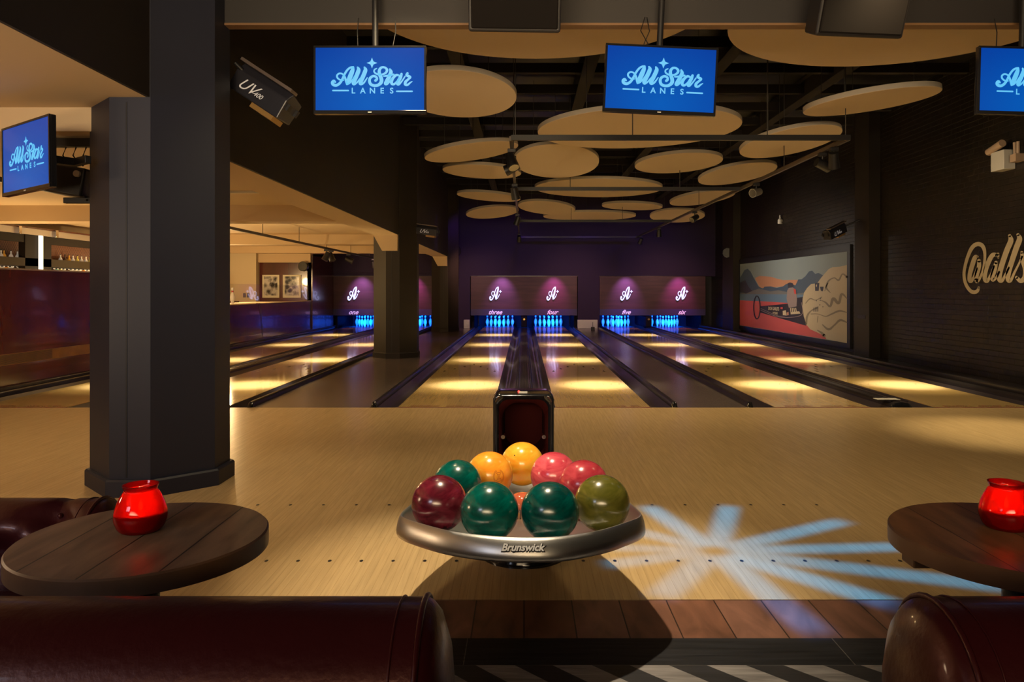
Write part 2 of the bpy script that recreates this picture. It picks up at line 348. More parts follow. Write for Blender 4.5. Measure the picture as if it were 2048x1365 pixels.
def spline(pts, n=8):
    """Catmull-Rom through (x, y, w)"""
    out = []; P = [pts[0]] + list(pts) + [pts[-1]]
    for i in range(1, len(P) - 2):
        a, b, c, d = P[i - 1], P[i], P[i + 1], P[i + 2]
        for k in range(n):
            t = k / n
            out.append(tuple(.5 * ((2 * b[j]) + (-a[j] + c[j]) * t + (2 * a[j] - 5 * b[j] + 4 * c[j] - d[j]) * t * t + (-a[j] + 3 * b[j] - 3 * c[j] + d[j]) * t ** 3) for j in range(len(b))))
    out.append(tuple(pts[-1])); return out
def stroke(mb, pts, fn, mi=0, n=8, thick=None):
    """brush stroke: a flat ribbon of changing width with round ends; fn maps (x, y) to a 3D point"""
    S = spline(pts, n); L = []; R = []
    for k, (x, y, w) in enumerate(S):
        x0, y0 = S[max(k - 1, 0)][:2]; x1, y1 = S[min(k + 1, len(S) - 1)][:2]
        dx, dy = x1 - x0, y1 - y0; l = math.hypot(dx, dy) or 1; nx, ny = -dy / l * w / 2, dx / l * w / 2
        L.append((x + nx, y + ny)); R.append((x - nx, y - ny))
    vs = [fn(*p) for p in L] + [fn(*p) for p in R]; m = len(L)
    mb.add(vs, [(i, i + 1, m + i + 1, m + i) for i in range(m - 1)], mi)
    for (x, y, w) in (S[0], S[-1]):
        mb.add([fn(x + w / 2 * math.cos(2 * PI * i / 14), y + w / 2 * math.sin(2 * PI * i / 14)) for i in range(14)], [tuple(range(14))], mi)
def text(name, body, size, m, parent, loc, rot, shear=0, extrude=.001, offset=0, align='CENTER', spacing=1.0, xs=1.0):
    cu = bpy.data.curves.new(name, 'FONT'); cu.body = body; cu.size = size; cu.shear = shear; cu.extrude = extrude; cu.offset = offset
    cu.align_x = align; cu.align_y = 'CENTER'; cu.space_character = spacing; cu.resolution_u = 4
    t = bpy.data.objects.new(name + '_tmp', cu); COL.objects.link(t)
    bpy.context.view_layer.update()
    me = bpy.data.meshes.new_from_object(t.evaluated_get(bpy.context.evaluated_depsgraph_get()))
    bpy.data.objects.remove(t); me.materials.clear(); me.materials.append(m); me.name = name
    o = bpy.data.objects.new(name, me); COL.objects.link(o)
    if parent: o.parent = parent
    o.location = loc; o.rotation_euler = rot; o.scale = (xs, 1, 1); return o
def copy_tree(o, loc=None, label=None, group=None):
    r = o.copy(); COL.objects.link(r)
    if loc is not None: r.location = loc
    if label: r['label'] = label
    if group: r['group'] = group
    for ch in o.children:
        c = ch.copy(); COL.objects.link(c); c.parent = r
        for g in ch.children:
            d = g.copy(); COL.objects.link(d); d.parent = c
    return r
def rrect(w0, w1, h0, h1, r, n=5):
    pts = []
    for cx, cy, a in ((w1 - r, h1 - r, 0), (w0 + r, h1 - r, 90), (w0 + r, h0 + r, 180), (w1 - r, h0 + r, 270)):
        for k in range(n + 1):
            t = math.radians(a + 90 * k / n); pts.append((cx + r * math.cos(t), cy + r * math.sin(t)))
    return pts

# ------------------------------------------------------------------ the building
XL, XR = -9.5, 6.5
FOUL, HEAD = 8.4, 26.7
struct('floor', box(XL, XR, 3.195, FOUL, -.12, 0), M['approach'], smooth=0)
struct('floor', box(XL, XR, 2.845, 3.192, -.12, -.002), M['rustic'], smooth=0)
struct('floor', box(XL, XR, 2.64, 2.845, -.12, -.002), M['blackplank'], smooth=0)
struct('floor', box(XL, XR, -3.0, 2.64, -.12, -.002), M['chevron'], smooth=0)
struct('floor', box(-6.6, XR, FOUL, 28.6, -.26, -.12), M['black'], smooth=0)
struct('floor', box(-3.02, -1.715, FOUL, 26.3, -.12, .0), M['walk'], smooth=0)
struct('floor', box(1.72, 2.49, FOUL, 26.3, -.12, .0), M['walk'], smooth=0)
struct('floor', box(XL, -6.6, FOUL, 28.6, -.12, .0), M['walk'], smooth=0)
struct('wall_right', box(XR, XR + .2, -3, 28.6, -.26, 4.9), M['brick'], smooth=0)
struct('wall_left', box(XL - .2, XL, -3, 28.6, -.26, 4.9), M['creamwall'], smooth=0)
struct('wall_back', box(XL, XR, -3.2, -3, -.2, 4.9), M['darkwall'], smooth=0)
struct('wall_far', box(XL, XR, 28.4, 28.6, -.2, 4.9), M['black'], smooth=0)
YM = 25.62
struct('wall_front', box(-6.5, XR, YM + .06, YM + .26, 1.77, 4.7), M['backwall'], smooth=0)
struct('wall_front', box(-2.80, -1.83, YM + .02, YM + .22, .0, 1.77), M['backwall'], smooth=0)
struct('wall_front', box(1.83, 2.56, YM + .02, YM + .22, .0, 1.77), M['backwall'], smooth=0)
struct('wall_front', box(6.16, 6.5, YM + .6, YM + .8, -.1, 1.77), M['black'], smooth=0)
struct('ceiling', box(XL, XR, -3, 28.6, 4.7, 4.9), M['black'], smooth=0)
struct('ceiling', box(XL, -2.391, -3, 5.05, 2.53, 2.66), M['cream'], smooth=0)
struct('ceiling', box(XL, -2.39, 5.35, 28.4, 2.62, 2.75), M['cream'], smooth=0)
# downstand wall between the hall and the bar side
mb = MB().box(-2.39, -2.37, -3, 28.4, 2.62, 4.7); mb.box(-2.39, -2.37, -3, 4.83, 2.531, 2.62); mb.box(-2.39, -2.37, 5.6, 25.6, 2.352, 2.62)
struct('wall_side', mb, M['darkwall'], smooth=0)
mb = MB().box(-2.85, -2.391, 5.35, 14.3, 2.35, 2.62); mb.box(-2.85, -2.391, 15.1, 23.5, 2.35, 2.62); mb.box(-2.85, -2.391, 24.4, 25.6, 2.35, 2.62)
struct('trim_1', mb, M['cream'], smooth=0)
for i, (y0, y1, z) in enumerate(((5.05, 5.35, 2.37), (11.7, 12.15, 2.37), (17.9, 18.35, 2.39), (22.6, 23.1, 2.41))):
    struct('trim_%d' % (i + 2), box(XL, -2.43 if i == 0 else -2.85, y0, y1, z, 2.62 if i else 2.66), M['cream'], smooth=0)
# haunches where the beam meets the second and third columns
for i, yy in enumerate((14.28, 23.48)):
    m_ = MB(); a = [(-2.85, 2.36), (-2.39, 2.36), (-2.39, 2.05), (-2.68, 2.05)]
    m_.loft([[(x, yy - .02, z) for x, z in a], [(x, yy + .12, z) for x, z in a]])
    struct('trim_%d' % (6 + i), m_, M['cream'], smooth=0)
# cross beam over the approach carrying the screens, and the dark roof steel
struct('trim_8', box(-2.37, XR, 5.24, 5.32, 3.16, 4.7), mat('beam_black', (.013, .011, .012), .6), smooth=0)
struct('trim_9', box(-2.37, XR, 5.235, 5.325, 3.145, 3.16), mat('beam_underside_lit', (.16, .08, .03), .6), smooth=0)  # brown strip: the lit underside of the beam put into the colour
mb = MB()
for x in (-.9, .9, 2.7, 4.5):
    mb.box(x - .09, x + .09, 5.4, 25.6, 4.36, 4.39); mb.box(x - .015, x + .015, 5.4, 25.6, 4.39, 4.66); mb.box(x - .09, x + .09, 5.4, 25.6, 4.66, 4.69)
for y in [6.4 + 1.15 * k for k in range(17)]: mb.box(-2.3, 6.45, y - .05, y + .05, 4.46, 4.60)
struct('trim_10', mb, mat('roof_steel', (.011, .007, .0045), .8), smooth=0)
struct('trim_11', box(6.3, 6.5, 13.8, 14.4, 0, 4.7), M['darkwall'], smooth=0)
struct('trim_12', box(6.28, 6.5, 22.7, 23.9, 0, 4.7), M['darkwall'], smooth=0)
# dark kerb along the right wall and under the bar partition
struct('baseboard_right', box(6.05, 6.5, FOUL, 26, -.12, .07).box(6.02, 6.10, FOUL, 26, -.12, .11), M['rail'], bevel=.012)
struct('baseboard_left', box(-6.62, -6.44, FOUL - 3.0, 26, -.12, .10), M['rail'], bevel=.012)
# wood wall at the end of the bar side with the pictures; cream pier and its side
struct('wall_end', box(XL, -6.5, 23.1, 23.25, 0, 2.14), M['panel'], smooth=0)
struct('wall_end', box(XL, -6.5, 23.0, 23.3, 2.14, 2.62), M['cream'], smooth=0)
struct('wall_end', box(-6.62, -6.46, 23.1, YM, 0, 2.35), M['panel'], smooth=0)
struct('wall_end', box(-6.5, -2.43, YM - .02, YM + .1, 1.9, 2.62), M['backwall'], smooth=0)
struct('wall_pier', box(-8.96, -8.08, 22.8, 23.1, 0, 2.62), M['creamwall'], smooth=0)

# ------------------------------------------------------------------ columns
def octa(w, cx, cy):
    a = w / 2; b = a * .31
    return [(cx + x, cy + y) for x, y in ((-b, -a), (b, -a), (a, -b), (a, b), (b, a), (-b, a), (-a, b), (-a, -b))]
def column(cy, label, plinth):
    t = thing('octagonal_column', label, 'column', (-2.495, cy, 0), group='octagonal columns')
    s = MB(); o1 = octa(.84, 0, 0); s.loft([[(x, y, 0) for x, y in o1], [(x, y, 4.68) for x, y in o1]])
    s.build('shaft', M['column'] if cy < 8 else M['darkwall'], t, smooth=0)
    for dx in (.0,):
        MB().box(-.025 + dx, -.016 + dx, -.4225, -.4185, .12, 2.5).build('seam_strip', M['black'], t, smooth=0)
    p = MB(); o2 = octa(plinth, 0, 0); o3 = octa(plinth - .02, 0, 0)
    p.loft([[(x, y, 0) for x, y in o2], [(x, y, .098) for x, y in o2], [(x, y, .11) for x, y in o3]])
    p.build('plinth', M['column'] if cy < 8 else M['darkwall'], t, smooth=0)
column(5.205, 'thick blue-black octagonal column nearest the camera, with a wider plinth', .90)
column(14.79, 'dark octagonal column standing between lane two and lane three, middle of the row', .88)
column(24.0, 'farthest dark octagonal column, beside the masking panels of lanes one and two', .87)

# ------------------------------------------------------------------ lanes
WORDS = ['one', 'two', 'three', 'four', 'five', 'six']
lane_lbl = ['yellow maple lane beside the bar partition, leftmost, under the sign one',
            'yellow maple lane running behind the columns, second from the left',
            'yellow maple lane left of the ball return hood, under the sign three',
            'yellow maple lane right of the ball return hood, under the sign four',
            'yellow maple lane right of the grey walkway, under the sign five',
            'yellow maple lane beside the black wall with the mural, under the sign six']
def gutter_mb(x0, x1):
    mb = MB(); n = 10; loops = []
    for y in (FOUL, 27.7):
        loops.append([(x0 + (x1 - x0) * k / n, y, -.10 * math.sin(PI * k / n) - .005) for k in range(n + 1)])
    mb.loft(loops, (False, False), closed=False)
    return mb
for i, lx in enumerate(LANE_X):
    t = thing('bowling_lane', lane_lbl[i], 'bowling lane', (lx, FOUL, 0), group='bowling lanes')
    hw = .53
    MB().box(-hw, hw, .012, 19.3, -.11, .0).build('lane_surface', M['lane'], t, smooth=0)
    MB().box(-hw, hw, 17.9, 19.3, .0005, .002).build('pin_deck', mat('pin_deck', (.35, .38, .42), .10, coat=.5), t, smooth=0)
    MB().box(-hw, hw, .002, .030, -.01, .001).build('foul_line', mat('foul_line_red', (.16, .01, .02), .4), t, smooth=0)
    for k in range(7):
        ar = MB()
        ax = (k - 3) * .135; ay = 4.6 - abs(k - 3) * .36 + .3
        ar.add([(ax - .022, ay - .12, .001), (ax + .022, ay - .12, .001), (ax, ay + .06, .001)], [(0, 1, 2)]); ar.build('aiming_arrow', mat('arrow_brown', (.06, .03, .015), .4), t, smooth=0)
    for k in (-4, -3, -2, 2, 3, 4):
        ar = MB(); ar.add([(k * .11 + .012 * math.cos(a * PI / 4), 2.1 + .012 * math.sin(a * PI / 4), .001) for a in range(8)], [tuple(range(8))]); ar.build('lane_dot', mat('arrow_brown', (.06, .03, .015), .4), t, smooth=0)
    for wd, ox in (('BRUNSWICK', -.24), ('ANVILANE', .13), ('PRO', .37)):
        text('foul_line_lettering', wd, .065, mat('foul_line_red', (.16, .01, .02), .4), t, (ox, .105, .0012), (0, 0, 0), extrude=0, xs=.85, offset=.002)
    g1 = gutter_mb(-hw - .235, -hw); g1.v = [(x, y - FOUL, z) for x, y, z in g1.v]; g1.build('gutter', M['gutter'], t, smooth=80)
    g2 = gutter_mb(hw, hw + .235); g2.v = [(x, y - FOUL, z) for x, y, z in g2.v]; g2.build('gutter', M['gutter'], t, smooth=80)
# divider caps between the two lanes of a pair (ball track) and outer rails
def cap_rail(name, label, cat, x0, x1, z, y0=FOUL, y1=25.5, ridges=0, group=None, m=None):
    t = thing(name, label, cat, ((x0 + x1) / 2, y0, 0), group=group); w = (x1 - x0) / 2 - .004
    n = 12; prof = [(-w, -.11)] + [(-w + 2 * w * k / n, z * (math.sin(PI * k / n) ** .35 if 0 < k < n else 0)) for k in range(n + 1)] + [(w, -.11)]
    mb = MB(); mb.loft([[(x, y, q) for x, q in prof] for y in (.06, y1 - y0)])
    mb.build('rail', m or M['rail'], t, smooth=40)
    e = MB(); sc = [(0.0, .0), (.45, .55), (.8, .85), (1, 1.05)]
    loops = []
    for k, (s, zz) in enumerate(sc):
        yy = -.03 + .09 * k / 3
        loops.append([(x * (.75 + .25 * s), yy, (q + .11) * min(max(zz, .15), 1) - .11) for x, q in prof])
    e.loft(loops); e.build('end_cap', M['gloss'], t, smooth=60)
    if ridges:
        r = MB()
        for k in range(ridges):
            xx = -w * .8 + 1.6 * w * k / (ridges - 1); r.box(xx - .004, xx + .004, .1, y1 - y0 - .5, z * .93, z * 1.05 + .004)
        r.build('ridges', M['gutter'], t, smooth=0)
    return t
cap_rail('ball_track', 'dark ribbed ball track cover between lanes three and four behind the hood', 'ball track', -.11, .115, .035, y0=FOUL - .3, ridges=6, group='ball track covers')
cap_rail('ball_track', 'black ball track cover between lanes five and six with a paper on its end', 'ball track', 4.095, 4.345, .05, ridges=3, group='ball track covers')
cap_rail('ball_track', 'black ball track cover between lanes one and two left of the columns', 'ball track', -4.855, -4.625, .05, ridges=3, group='ball track covers')
for x0, x1, lb in ((-3.095, -3.02, 'long black rail with rounded end on the right of lane two'),
                   (-1.715, -1.64, 'long black rail with rounded end on the left of lane three'),
                   (1.645, 1.72, 'long black rail with rounded end on the right of lane four'),
                   (2.49, 2.565, 'long black rail with rounded end on the left of lane five'),
                   (5.875, 6.0, 'long black rail on the right of lane six under the mural wall'),
                   (-6.44, -6.385, 'long black rail on the left of lane one at the foot of the wood partition')):
    cap_rail('lane_rail', lb, 'rail', x0, x1, .06, group='lane edge rails')
tag(MB().box(-.16, .10, -.07, .05, 0, .004).build('paper_sheet', M['white'], loc=(4.16, 8.62, .064), smooth=0), 'small white paper lying on the black cover end between lanes five and six', 'paper')
# grey ribbed ball return track top nearest the hood handled above; dots set into the approach
dots = MB()
for yy, xs in ((3.65, [-1.55 + .153 * k for k in range(24)]), (4.60, [-1.62 + .2 * k for k in range(18)])):
    for x in xs:
        dots.add([(x + .009 * math.cos(a * PI / 5), yy + .014 * math.sin(a * PI / 5), .0012) for a in range(10)], [tuple(range(10))])
d_ = dots.build('floor_dots', M['black'], smooth=0); d_['kind'] = 'structure'

# ------------------------------------------------------------------ pins
def pin_mesh():
    P = [(.026, 0), (.0285, .012), (.036, .045), (.050, .085), (.0575, .115), (.0605, .14), (.058, .165), (.050, .195), (.038, .225), (.029, .245), (.0235, .265), (.0228, .285), (.0245, .305), (.0295, .325), (.0325, .345), (.031, .362), (.022, .376), (.008, .381)]
    mb = MB(); n = 18
    loops = [[(r * math.cos(2 * PI * k / n), r * math.sin(2 * PI * k / n), z) for k in range(n)] for r, z in P]
    mb.loft(loops)
    for fi, f in enumerate(mb.f):
        z = sum(mb.v[i][2] for i in f) / len(f)
        if .262 < z < .275 or .285 < z < .300: mb.m[fi] = 1
    o = mb.build('bowling_pin', [M['pin'], M['pinred']], smooth=60); return o
pin0 = pin_mesh(); first = True
PINPOS = [('front pin of the triangle', 0, 0), ('second row, left pin', 1, -.5), ('second row, right pin', 1, .5), ('third row, left pin', 2, -1), ('third row, middle pin', 2, 0), ('third row, right pin', 2, 1),
          ('back row, left corner pin', 3, -1.5), ('back row, inner left pin', 3, -.5), ('back row, inner right pin', 3, .5), ('back row, right corner pin', 3, 1.5)]
for i, lx in enumerate(LANE_X):
    for lb, row, c in PINPOS:
        o = pin0 if first else pin0.copy()
        if not first: COL.objects.link(o)
        first = False
        o.location = (lx + c * .305, HEAD + row * .264, .0022)
        tag(o, 'blue-lit bowling pin at the end of lane %s, %s' % (WORDS[i], lb), 'bowling pin', 'pins on lane %s' % WORDS[i])

# ------------------------------------------------------------------ lettering strokes (traced in a 2048 x 1170 design box)
A_STROKES = [
    [(262, 640, 40), (232, 622, 62), (205, 655, 66), (225, 695, 64), (285, 708, 58), (350, 670, 54), (405, 590, 50), (455, 480, 46), (515, 390, 44), (575, 345, 42), (632, 335, 42)],
    [(430, 604, 28), (360, 596, 34), (308, 555, 38), (300, 505, 38), (340, 468, 36), (400, 472, 34), (450, 520, 38), (478, 600, 46), (500, 680, 40)],
    [(630, 345, 50), (618, 400, 82), (585, 490, 96), (545, 590, 92), (515, 660, 76), (500, 688, 36)]]
A_LINK = [(505, 690, 34), (560, 660, 34), (620, 590, 30), (660, 520, 26)]
A_TAIL = [(505, 690, 34), (580, 665, 34), (650, 600, 34), (690, 540, 30)]
ALLSTAR = A_STROKES + [A_LINK,
    [(722, 340, 36), (742, 395, 80), (705, 500, 86), (660, 600, 86), (635, 665, 72), (655, 688, 44), (710, 650, 34), (770, 570, 28)],
    [(862, 340, 36), (882, 395, 80), (845, 500, 86), (800, 600, 86), (775, 665, 72), (800, 686, 46), (855, 650, 38), (920, 552, 22)],
    [(1112, 362, 24), (1068, 388, 30), (1062, 432, 34), (1105, 472, 38), (1175, 488, 40), (1250, 480, 40), (1310, 440, 50), (1322, 385, 54), (1275, 342, 44), (1210, 345, 50), (1168, 400, 62), (1172, 480, 70), (1205, 560, 76), (1208, 640, 76), (1150, 700, 62), (1070, 715, 56), (995, 690, 60), (965, 625, 60), (980, 560, 56), (1040, 520, 50), (1100, 535, 50), (1118, 580, 50), (1090, 610, 56)],
    [(1385, 380, 40), (1405, 440, 76), (1370, 530, 78), (1320, 620, 76), (1292, 675, 62), (1325, 682, 46), (1380, 630, 34), (1420, 560, 26)],
    [(1262, 520, 34), (1360, 508, 42), (1462, 484, 34)],
    [(1570, 510, 40), (1520, 498, 50), (1460, 545, 58), (1420, 620, 62), (1425, 675, 58), (1470, 685, 46), (1530, 630, 38), (1580, 560, 34)],
    [(1622, 478, 52), (1600, 545, 70), (1560, 620, 74), (1540, 680, 60), (1575, 688, 40), (1640, 610, 32), (1695, 525, 28)],
    [(1745, 462, 48), (1728, 500, 52), (1775, 525, 54), (1800, 545, 50), (1750, 595, 48), (1705, 640, 60), (1700, 690, 56), (1745, 700, 46), (1795, 660, 34), (1840, 630, 18)]]
def star4(mb, cx, cy, rx, ry, fn, mi=0):
    pts = []
    for k in range(16):
        a = PI / 8 * k; q = k % 4
        r = (1, .52, .40, .52)[q]
        pts.append(fn(cx + rx * r * math.cos(a), cy + ry * r * math.sin(a)))
    mb.add([fn(cx, cy)] + pts, [(0, 1 + k, 1 + (k + 1) % 16) for k in range(16)], mi)

# ------------------------------------------------------------------ masking units and pits
NEON = {0: -5.79, 1: -3.92, 2: -.985, 3: .95, 4: 3.45, 5: 5.33}
units = [(-6.46, -2.83, (0, 1), 'left wood masking panel with neon letters over lanes one and two, half behind columns'),
         (-1.80, 1.80, (2, 3), 'wood masking panel with neon letters over lanes three and four, in the centre'),
         (2.57, 6.15, (4, 5), 'wood masking panel with neon letters over lanes five and six, on the right')]
for x0, x1, ls, lb in units:
    t = thing('masking_unit', lb, 'masking unit', ((x0 + x1) / 2, YM, 0), group='masking units'); w = (x1 - x0) / 2; xc = (x0 + x1) / 2
    MB().box(-w, w, 0, .04, .64, 1.765).build('wood_panel', M['maskwood'], t, smooth=0, bevel=.004)
    MB().box(-w, w, -.01, .05, .44, .655).build('name_strip', M['stripback'], t, smooth=0)
    MB().box(-w - .02, w + .02, -.012, .045, 1.765, 1.785).build('top_trim', M['rail'], t, smooth=0)
    for i in ls:
        nm = MB(); px = NEON[i] - xc; sx = .365 / 540.; sz = .445 / 390.
        fn = lambda x, y: (px + (x - 460) * sx, -.035, 1.175 - (y - 530) * sz)
        for s in A_STROKES + [A_TAIL]: stroke(nm, [(x, y, wd * .78) for x, y, wd in s], fn, n=6)
        star4(nm, 735, 462, 75, 52, fn)
        k = len(nm.v); nm.v += [(x, y + .03, z) for x, y, z in nm.v]; nm.f += [tuple(k + q for q in f[::-1]) for f in nm.f]; nm.m += nm.m
        nm.build('neon_letter', M['neon'], t, smooth=0)
        text('lane_name', WORDS[i], .21 if i != 3 else .21, M['namewhite'], t, (px, -.014, .545), (PI / 2, 0, 0), shear=.45, extrude=.003, offset=.004)
# pinsetter bodies: kickback walls, dividers, rear cushions
pits = [((-6.475, -2.83), 'dark pinsetter pit behind lanes one and two', -4.74), ((-1.80, 1.80), 'dark pinsetter pit behind lanes three and four', 0.003), ((2.465, 6.15), 'dark pinsetter pit behind lanes five and six', 4.22)]
pitm = mat('pit_blue_black', (.004, .004, .009), .7, spec=.2)
for (x0, x1), lb, dv in pits:
    xc = (x0 + x1) / 2; t = thing('pinsetter', lb, 'pinsetter', (xc, YM + .3, -.11), group='pinsetters')
    for xx in (x0, x1 - .085): MB().box(xx - xc, xx - xc + .085, 0, 2.3, 0, 1.8).build('side_panel', pitm, t, smooth=0, bevel=.01)
    MB().box(dv - .10 - xc, dv + .10 - xc, -.35, 2.3, .15, .52).build('centre_divider', pitm, t, smooth=0, bevel=.03)
    MB().cyl((dv - xc, -.36, .42), (dv - xc, -.345, .42), .035, 16).build('badge', M['brass'], t)
    MB().box(x0 + .12 - xc, x1 - .12 - xc, 2.2, 2.3, 0, 1.8).build('rear_cushion', pitm, t, smooth=0)
# textured silver kick blocks on the walkway ends
for x0, x1, lb in ((-2.03, -1.83, 'pale silver block on the floor between the far column and lane three'), (1.80, 2.48, 'crinkled silver block closing the walkway between lanes four and five')):
    tag(MB().box(0, x1 - x0, 0, .12, 0, .30).build('kick_block', M['foil'], loc=(x0, YM - .16, .001), smooth=0, bevel=.006), lb, 'block', 'silver blocks')
t = thing('reset_pedal', 'tiny black device with an antenna standing before the silver block', 'device', (2.24, 24.6, 0))
MB().box(-.06, .06, -.05, .05, 0, .10).build('body', M['black'], t, bevel=.01)
MB().cyl((0, 0, .10), (0, 0, .26), .007).build('antenna', M['black'], t)

# ------------------------------------------------------------------ ceiling discs
DISCS = [
 (.10, 5.55, 1.32, 0, 0, 'large cream ceiling disc nearest the camera, behind the middle loudspeaker'),
 (2.95, 5.88, 1.32, -.01, .02, 'large cream ceiling disc at the top right, behind the right loudspeaker'),
 (-.72, 8.17, .64, -.028, -.146, 'tilted cream ceiling disc beside the left hanging screen'),
 (-.80, 11.55, .72, .147, .008, 'cream disc rising to the right, below the one beside the left screen'),
 (-.75, 13.48, .70, -.042, -.019, 'cream disc left of the track, third down the left column of discs'),
 (1.50, 9.95, 1.32, .019, .007, 'large cream disc partly hidden behind the middle hanging screen'),
 (.53, 12.41, .70, -.025, -.237, 'roundest looking cream disc, tilted towards the camera, right of the left track'),
 (2.57, 12.58, .72, .042, -.067, 'cream disc hanging alone right of centre, below the large one behind the screen'),
 (1.54, 15.70, 1.32, -.014, -.010, 'wide cream disc crossed by the middle track bar'),
 (-.80, 17.11, .72, -.078, -.011, 'cream disc left of the track, fourth down the left column of discs'),
 (-.86, 20.59, .72, .095, -.115, 'cream disc left of the track, lowest of the left column of discs'),
 (.58, 19.41, .74, -.085, -.117, 'cream disc just right of the left track, above the purple tinted disc'),
 (1.87, 21.64, 1.32, .002, .002, 'farthest wide disc, tinted purple from below'),
 (2.73, 19.10, .76, -.041, -.006, 'thin looking cream disc just above the right end of the purple tinted one'),
 (4.37, 21.57, .77, -.030, -.147, 'cream disc at the far end of the right track, lowest on the right'),
 (4.10, 17.39, .74, .111, -.096, 'cream disc crossed diagonally by the right track'),
 (3.88, 13.75, .70, .121, -.122, 'cream disc above the right track, second up from the one the track crosses'),
 (3.79, 10.77, .70, .128, -.124, 'tilted cream disc behind the right end of the front track bar'),
 (3.88, 8.47, .71, .105, .036, 'steeply slanting cream disc below the top right large disc')]
for X, Y, R, gx, gy, lb in DISCS:
    t = thing('ceiling_disc', lb, 'ceiling disc', (X, Y, H + 2.1), group='hanging ceiling discs')
    nrm = Vector((-gx, -gy, 1)).normalized(); q = Vector((0, 0, 1)).rotation_difference(nrm).to_matrix().to_4x4()
    th = .055; n = 72
    MB().lathe([(R - .004, 0), (R - .001, .004)], n, mx=q, caps=(True, False)).build('panel_face', M['disc'], t, smooth=40)
    MB().lathe([(R - .001, .004), (R, .008), (R, th), (R - .006, th + .004)], n, mx=q, caps=(False, True)).build('rim', M['discrim'], t, smooth=40)
    for a in (90, 210, 330):
        p = q @ Vector((R * .62 * math.cos(math.radians(a)), R * .62 * math.sin(math.radians(a)), th))
        MB().cyl(p, (p.x, p.y, 4.69 - H - 2.1), .004, 6).build('suspension_wire', M['wire'], t)

# ------------------------------------------------------------------ lighting tracks
ZT = H + 1.75
t = thing('lighting_track', 'black rectangular lighting track hung under the ceiling discs', 'lighting track', (1.8, 8.7, ZT))
xs, xe = -.15 - 1.8, 3.75 - 1.8
rails = [((xs, 0, 0), (xe, 0, 0)), ((xs, 4.4, 0), (xe, 4.4, 0)), ((xs, 10.5, 0), (xe, 10.5, 0)), ((xs, 16.4, 0), (xe, 16.4, 0))]
for a, b in rails: MB().box(a[0], b[0], a[1] - .025, a[1] + .025, -.03, .03).build('cross_bar', M['black'], t, smooth=0)
for x in (xs, xe): MB().box(x - .02, x + .02, .03, 16.37, -.025, .025).build('side_rail', mat('track_metal', (.10, .08, .07), .35, .6), t, smooth=0)
for y, xx in ((0, (-1.9, -.55, 1.0, 1.9)), (4.4, (-1.0, .9)), (2.2, (xs, xe)), (7.5, (xs, xe)), (10.5, (-.6, .7))):
    for x in xx: MB().cyl((x, y, .03), (x, y, 4.69 - ZT), .006, 6).build('hanger', M['wire'], t)
def head(loc, aim, label, s=1.0, m=None, grp='track spotlights'):
    t = thing('track_spotlight', label, 'spotlight', loc, group=grp)
    MB().cyl((0, 0, 0), (0, 0, -.10 * s), .012, 8).build('stem', M['black'], t)
    MB().box(-.05 * s, .05 * s, -.035 * s, .035 * s, -.045 * s, .0).build('adapter', M['black'], t, bevel=.005)
    c = Vector((0, 0, -.15 * s)); d = (Vector(aim)).normalized()
    MB().cyl(c - d * .09 * s, c + d * .10 * s, .055 * s, 18, r2=.072 * s).build('housing', m or M['black'], t, smooth=40)
    MB().cyl(c + d * .095 * s, c + d * .104 * s, .064 * s, 18).build('lens', mat('lamp_lens', (.12, .11, .10), .15, .7), t)
    return t
dk = M['black']; gy_ = mat('spot_silver', (.35, .33, .30), .3, .6)
xl, xr = -.15, 3.75
for (x, y, aim, lb, m) in (
    (xl, 9.25, (.25, -.4, -.8), 'black spotlight at the front left corner of the track, right of the pair', dk),
    (xl, 9.75, (-.9, .1, -.4), 'black spotlight at the front left corner of the track, left of the pair', dk),
    (xl, 12.3, (.2, .3, -.9), 'black spotlight on the left track rail just before the middle bar', dk),
    (xl, 17.2, (-.3, .2, -.9), 'black spotlight on the left track rail near the purple tinted disc', dk),
    (xl, 23.2, (0, .5, -.8), 'black spotlight near the far left end of the track', dk),
    (xr, 9.15, (.2, .4, -.8), 'dark spotlight at the front right corner of the track, left of the pair', dk),
    (xr + .0, 9.5, (.9, .2, -.3), 'dark spotlight at the front right corner of the track, right of the pair', dk),
    (xr, 12.2, (-.7, -.5, -.2), 'silver grey spotlight on the right track rail', gy_),
    (xr, 16.6, (-.6, -.4, -.4), 'brown-grey spotlight on the right track before the lowest right disc', dk),
    (xr, 21.0, (.0, .1, -1), 'small spotlight hanging straight down on the far right rail', dk),
    (xr, 24.3, (-.3, .4, -.8), 'small spotlight near the far right end of the track', dk)):
    head((x, y, ZT - .026), aim, lb, 1.0, m)
t = thing('lighting_track', 'straight black track on the cream ceiling above lanes one and two', 'lighting track', (-4.70, 6, 2.3), group=None)
MB().box(-.02, .02, 0, 18.5, -.022, .022).build('rail', M['black'], t, smooth=0)
for y in (1, 3.2, 5.4, 7.6, 9.8, 12, 14.5, 17): MB().cyl((0, y, .02), (0, y, .32), .006, 6).build('hanger', M['wire'], t)
for y, aim, lb in ((18.0, (-.4, -.2, -.9), 'left lamp of the pair on the track above lane one and two'), (18.42, (.4, -.2, -.9), 'right lamp of the pair on the track above lane one and two'),
                   (20.3, (.9, .1, -.4), 'single black lamp further along the bar side track'), (23.6, (.1, .3, -.8), 'farthest black lamp on the bar side track, next to the column')):
    head((-4.70, y, 2.278), aim, lb, 1.1, None, 'bar side track lamps')

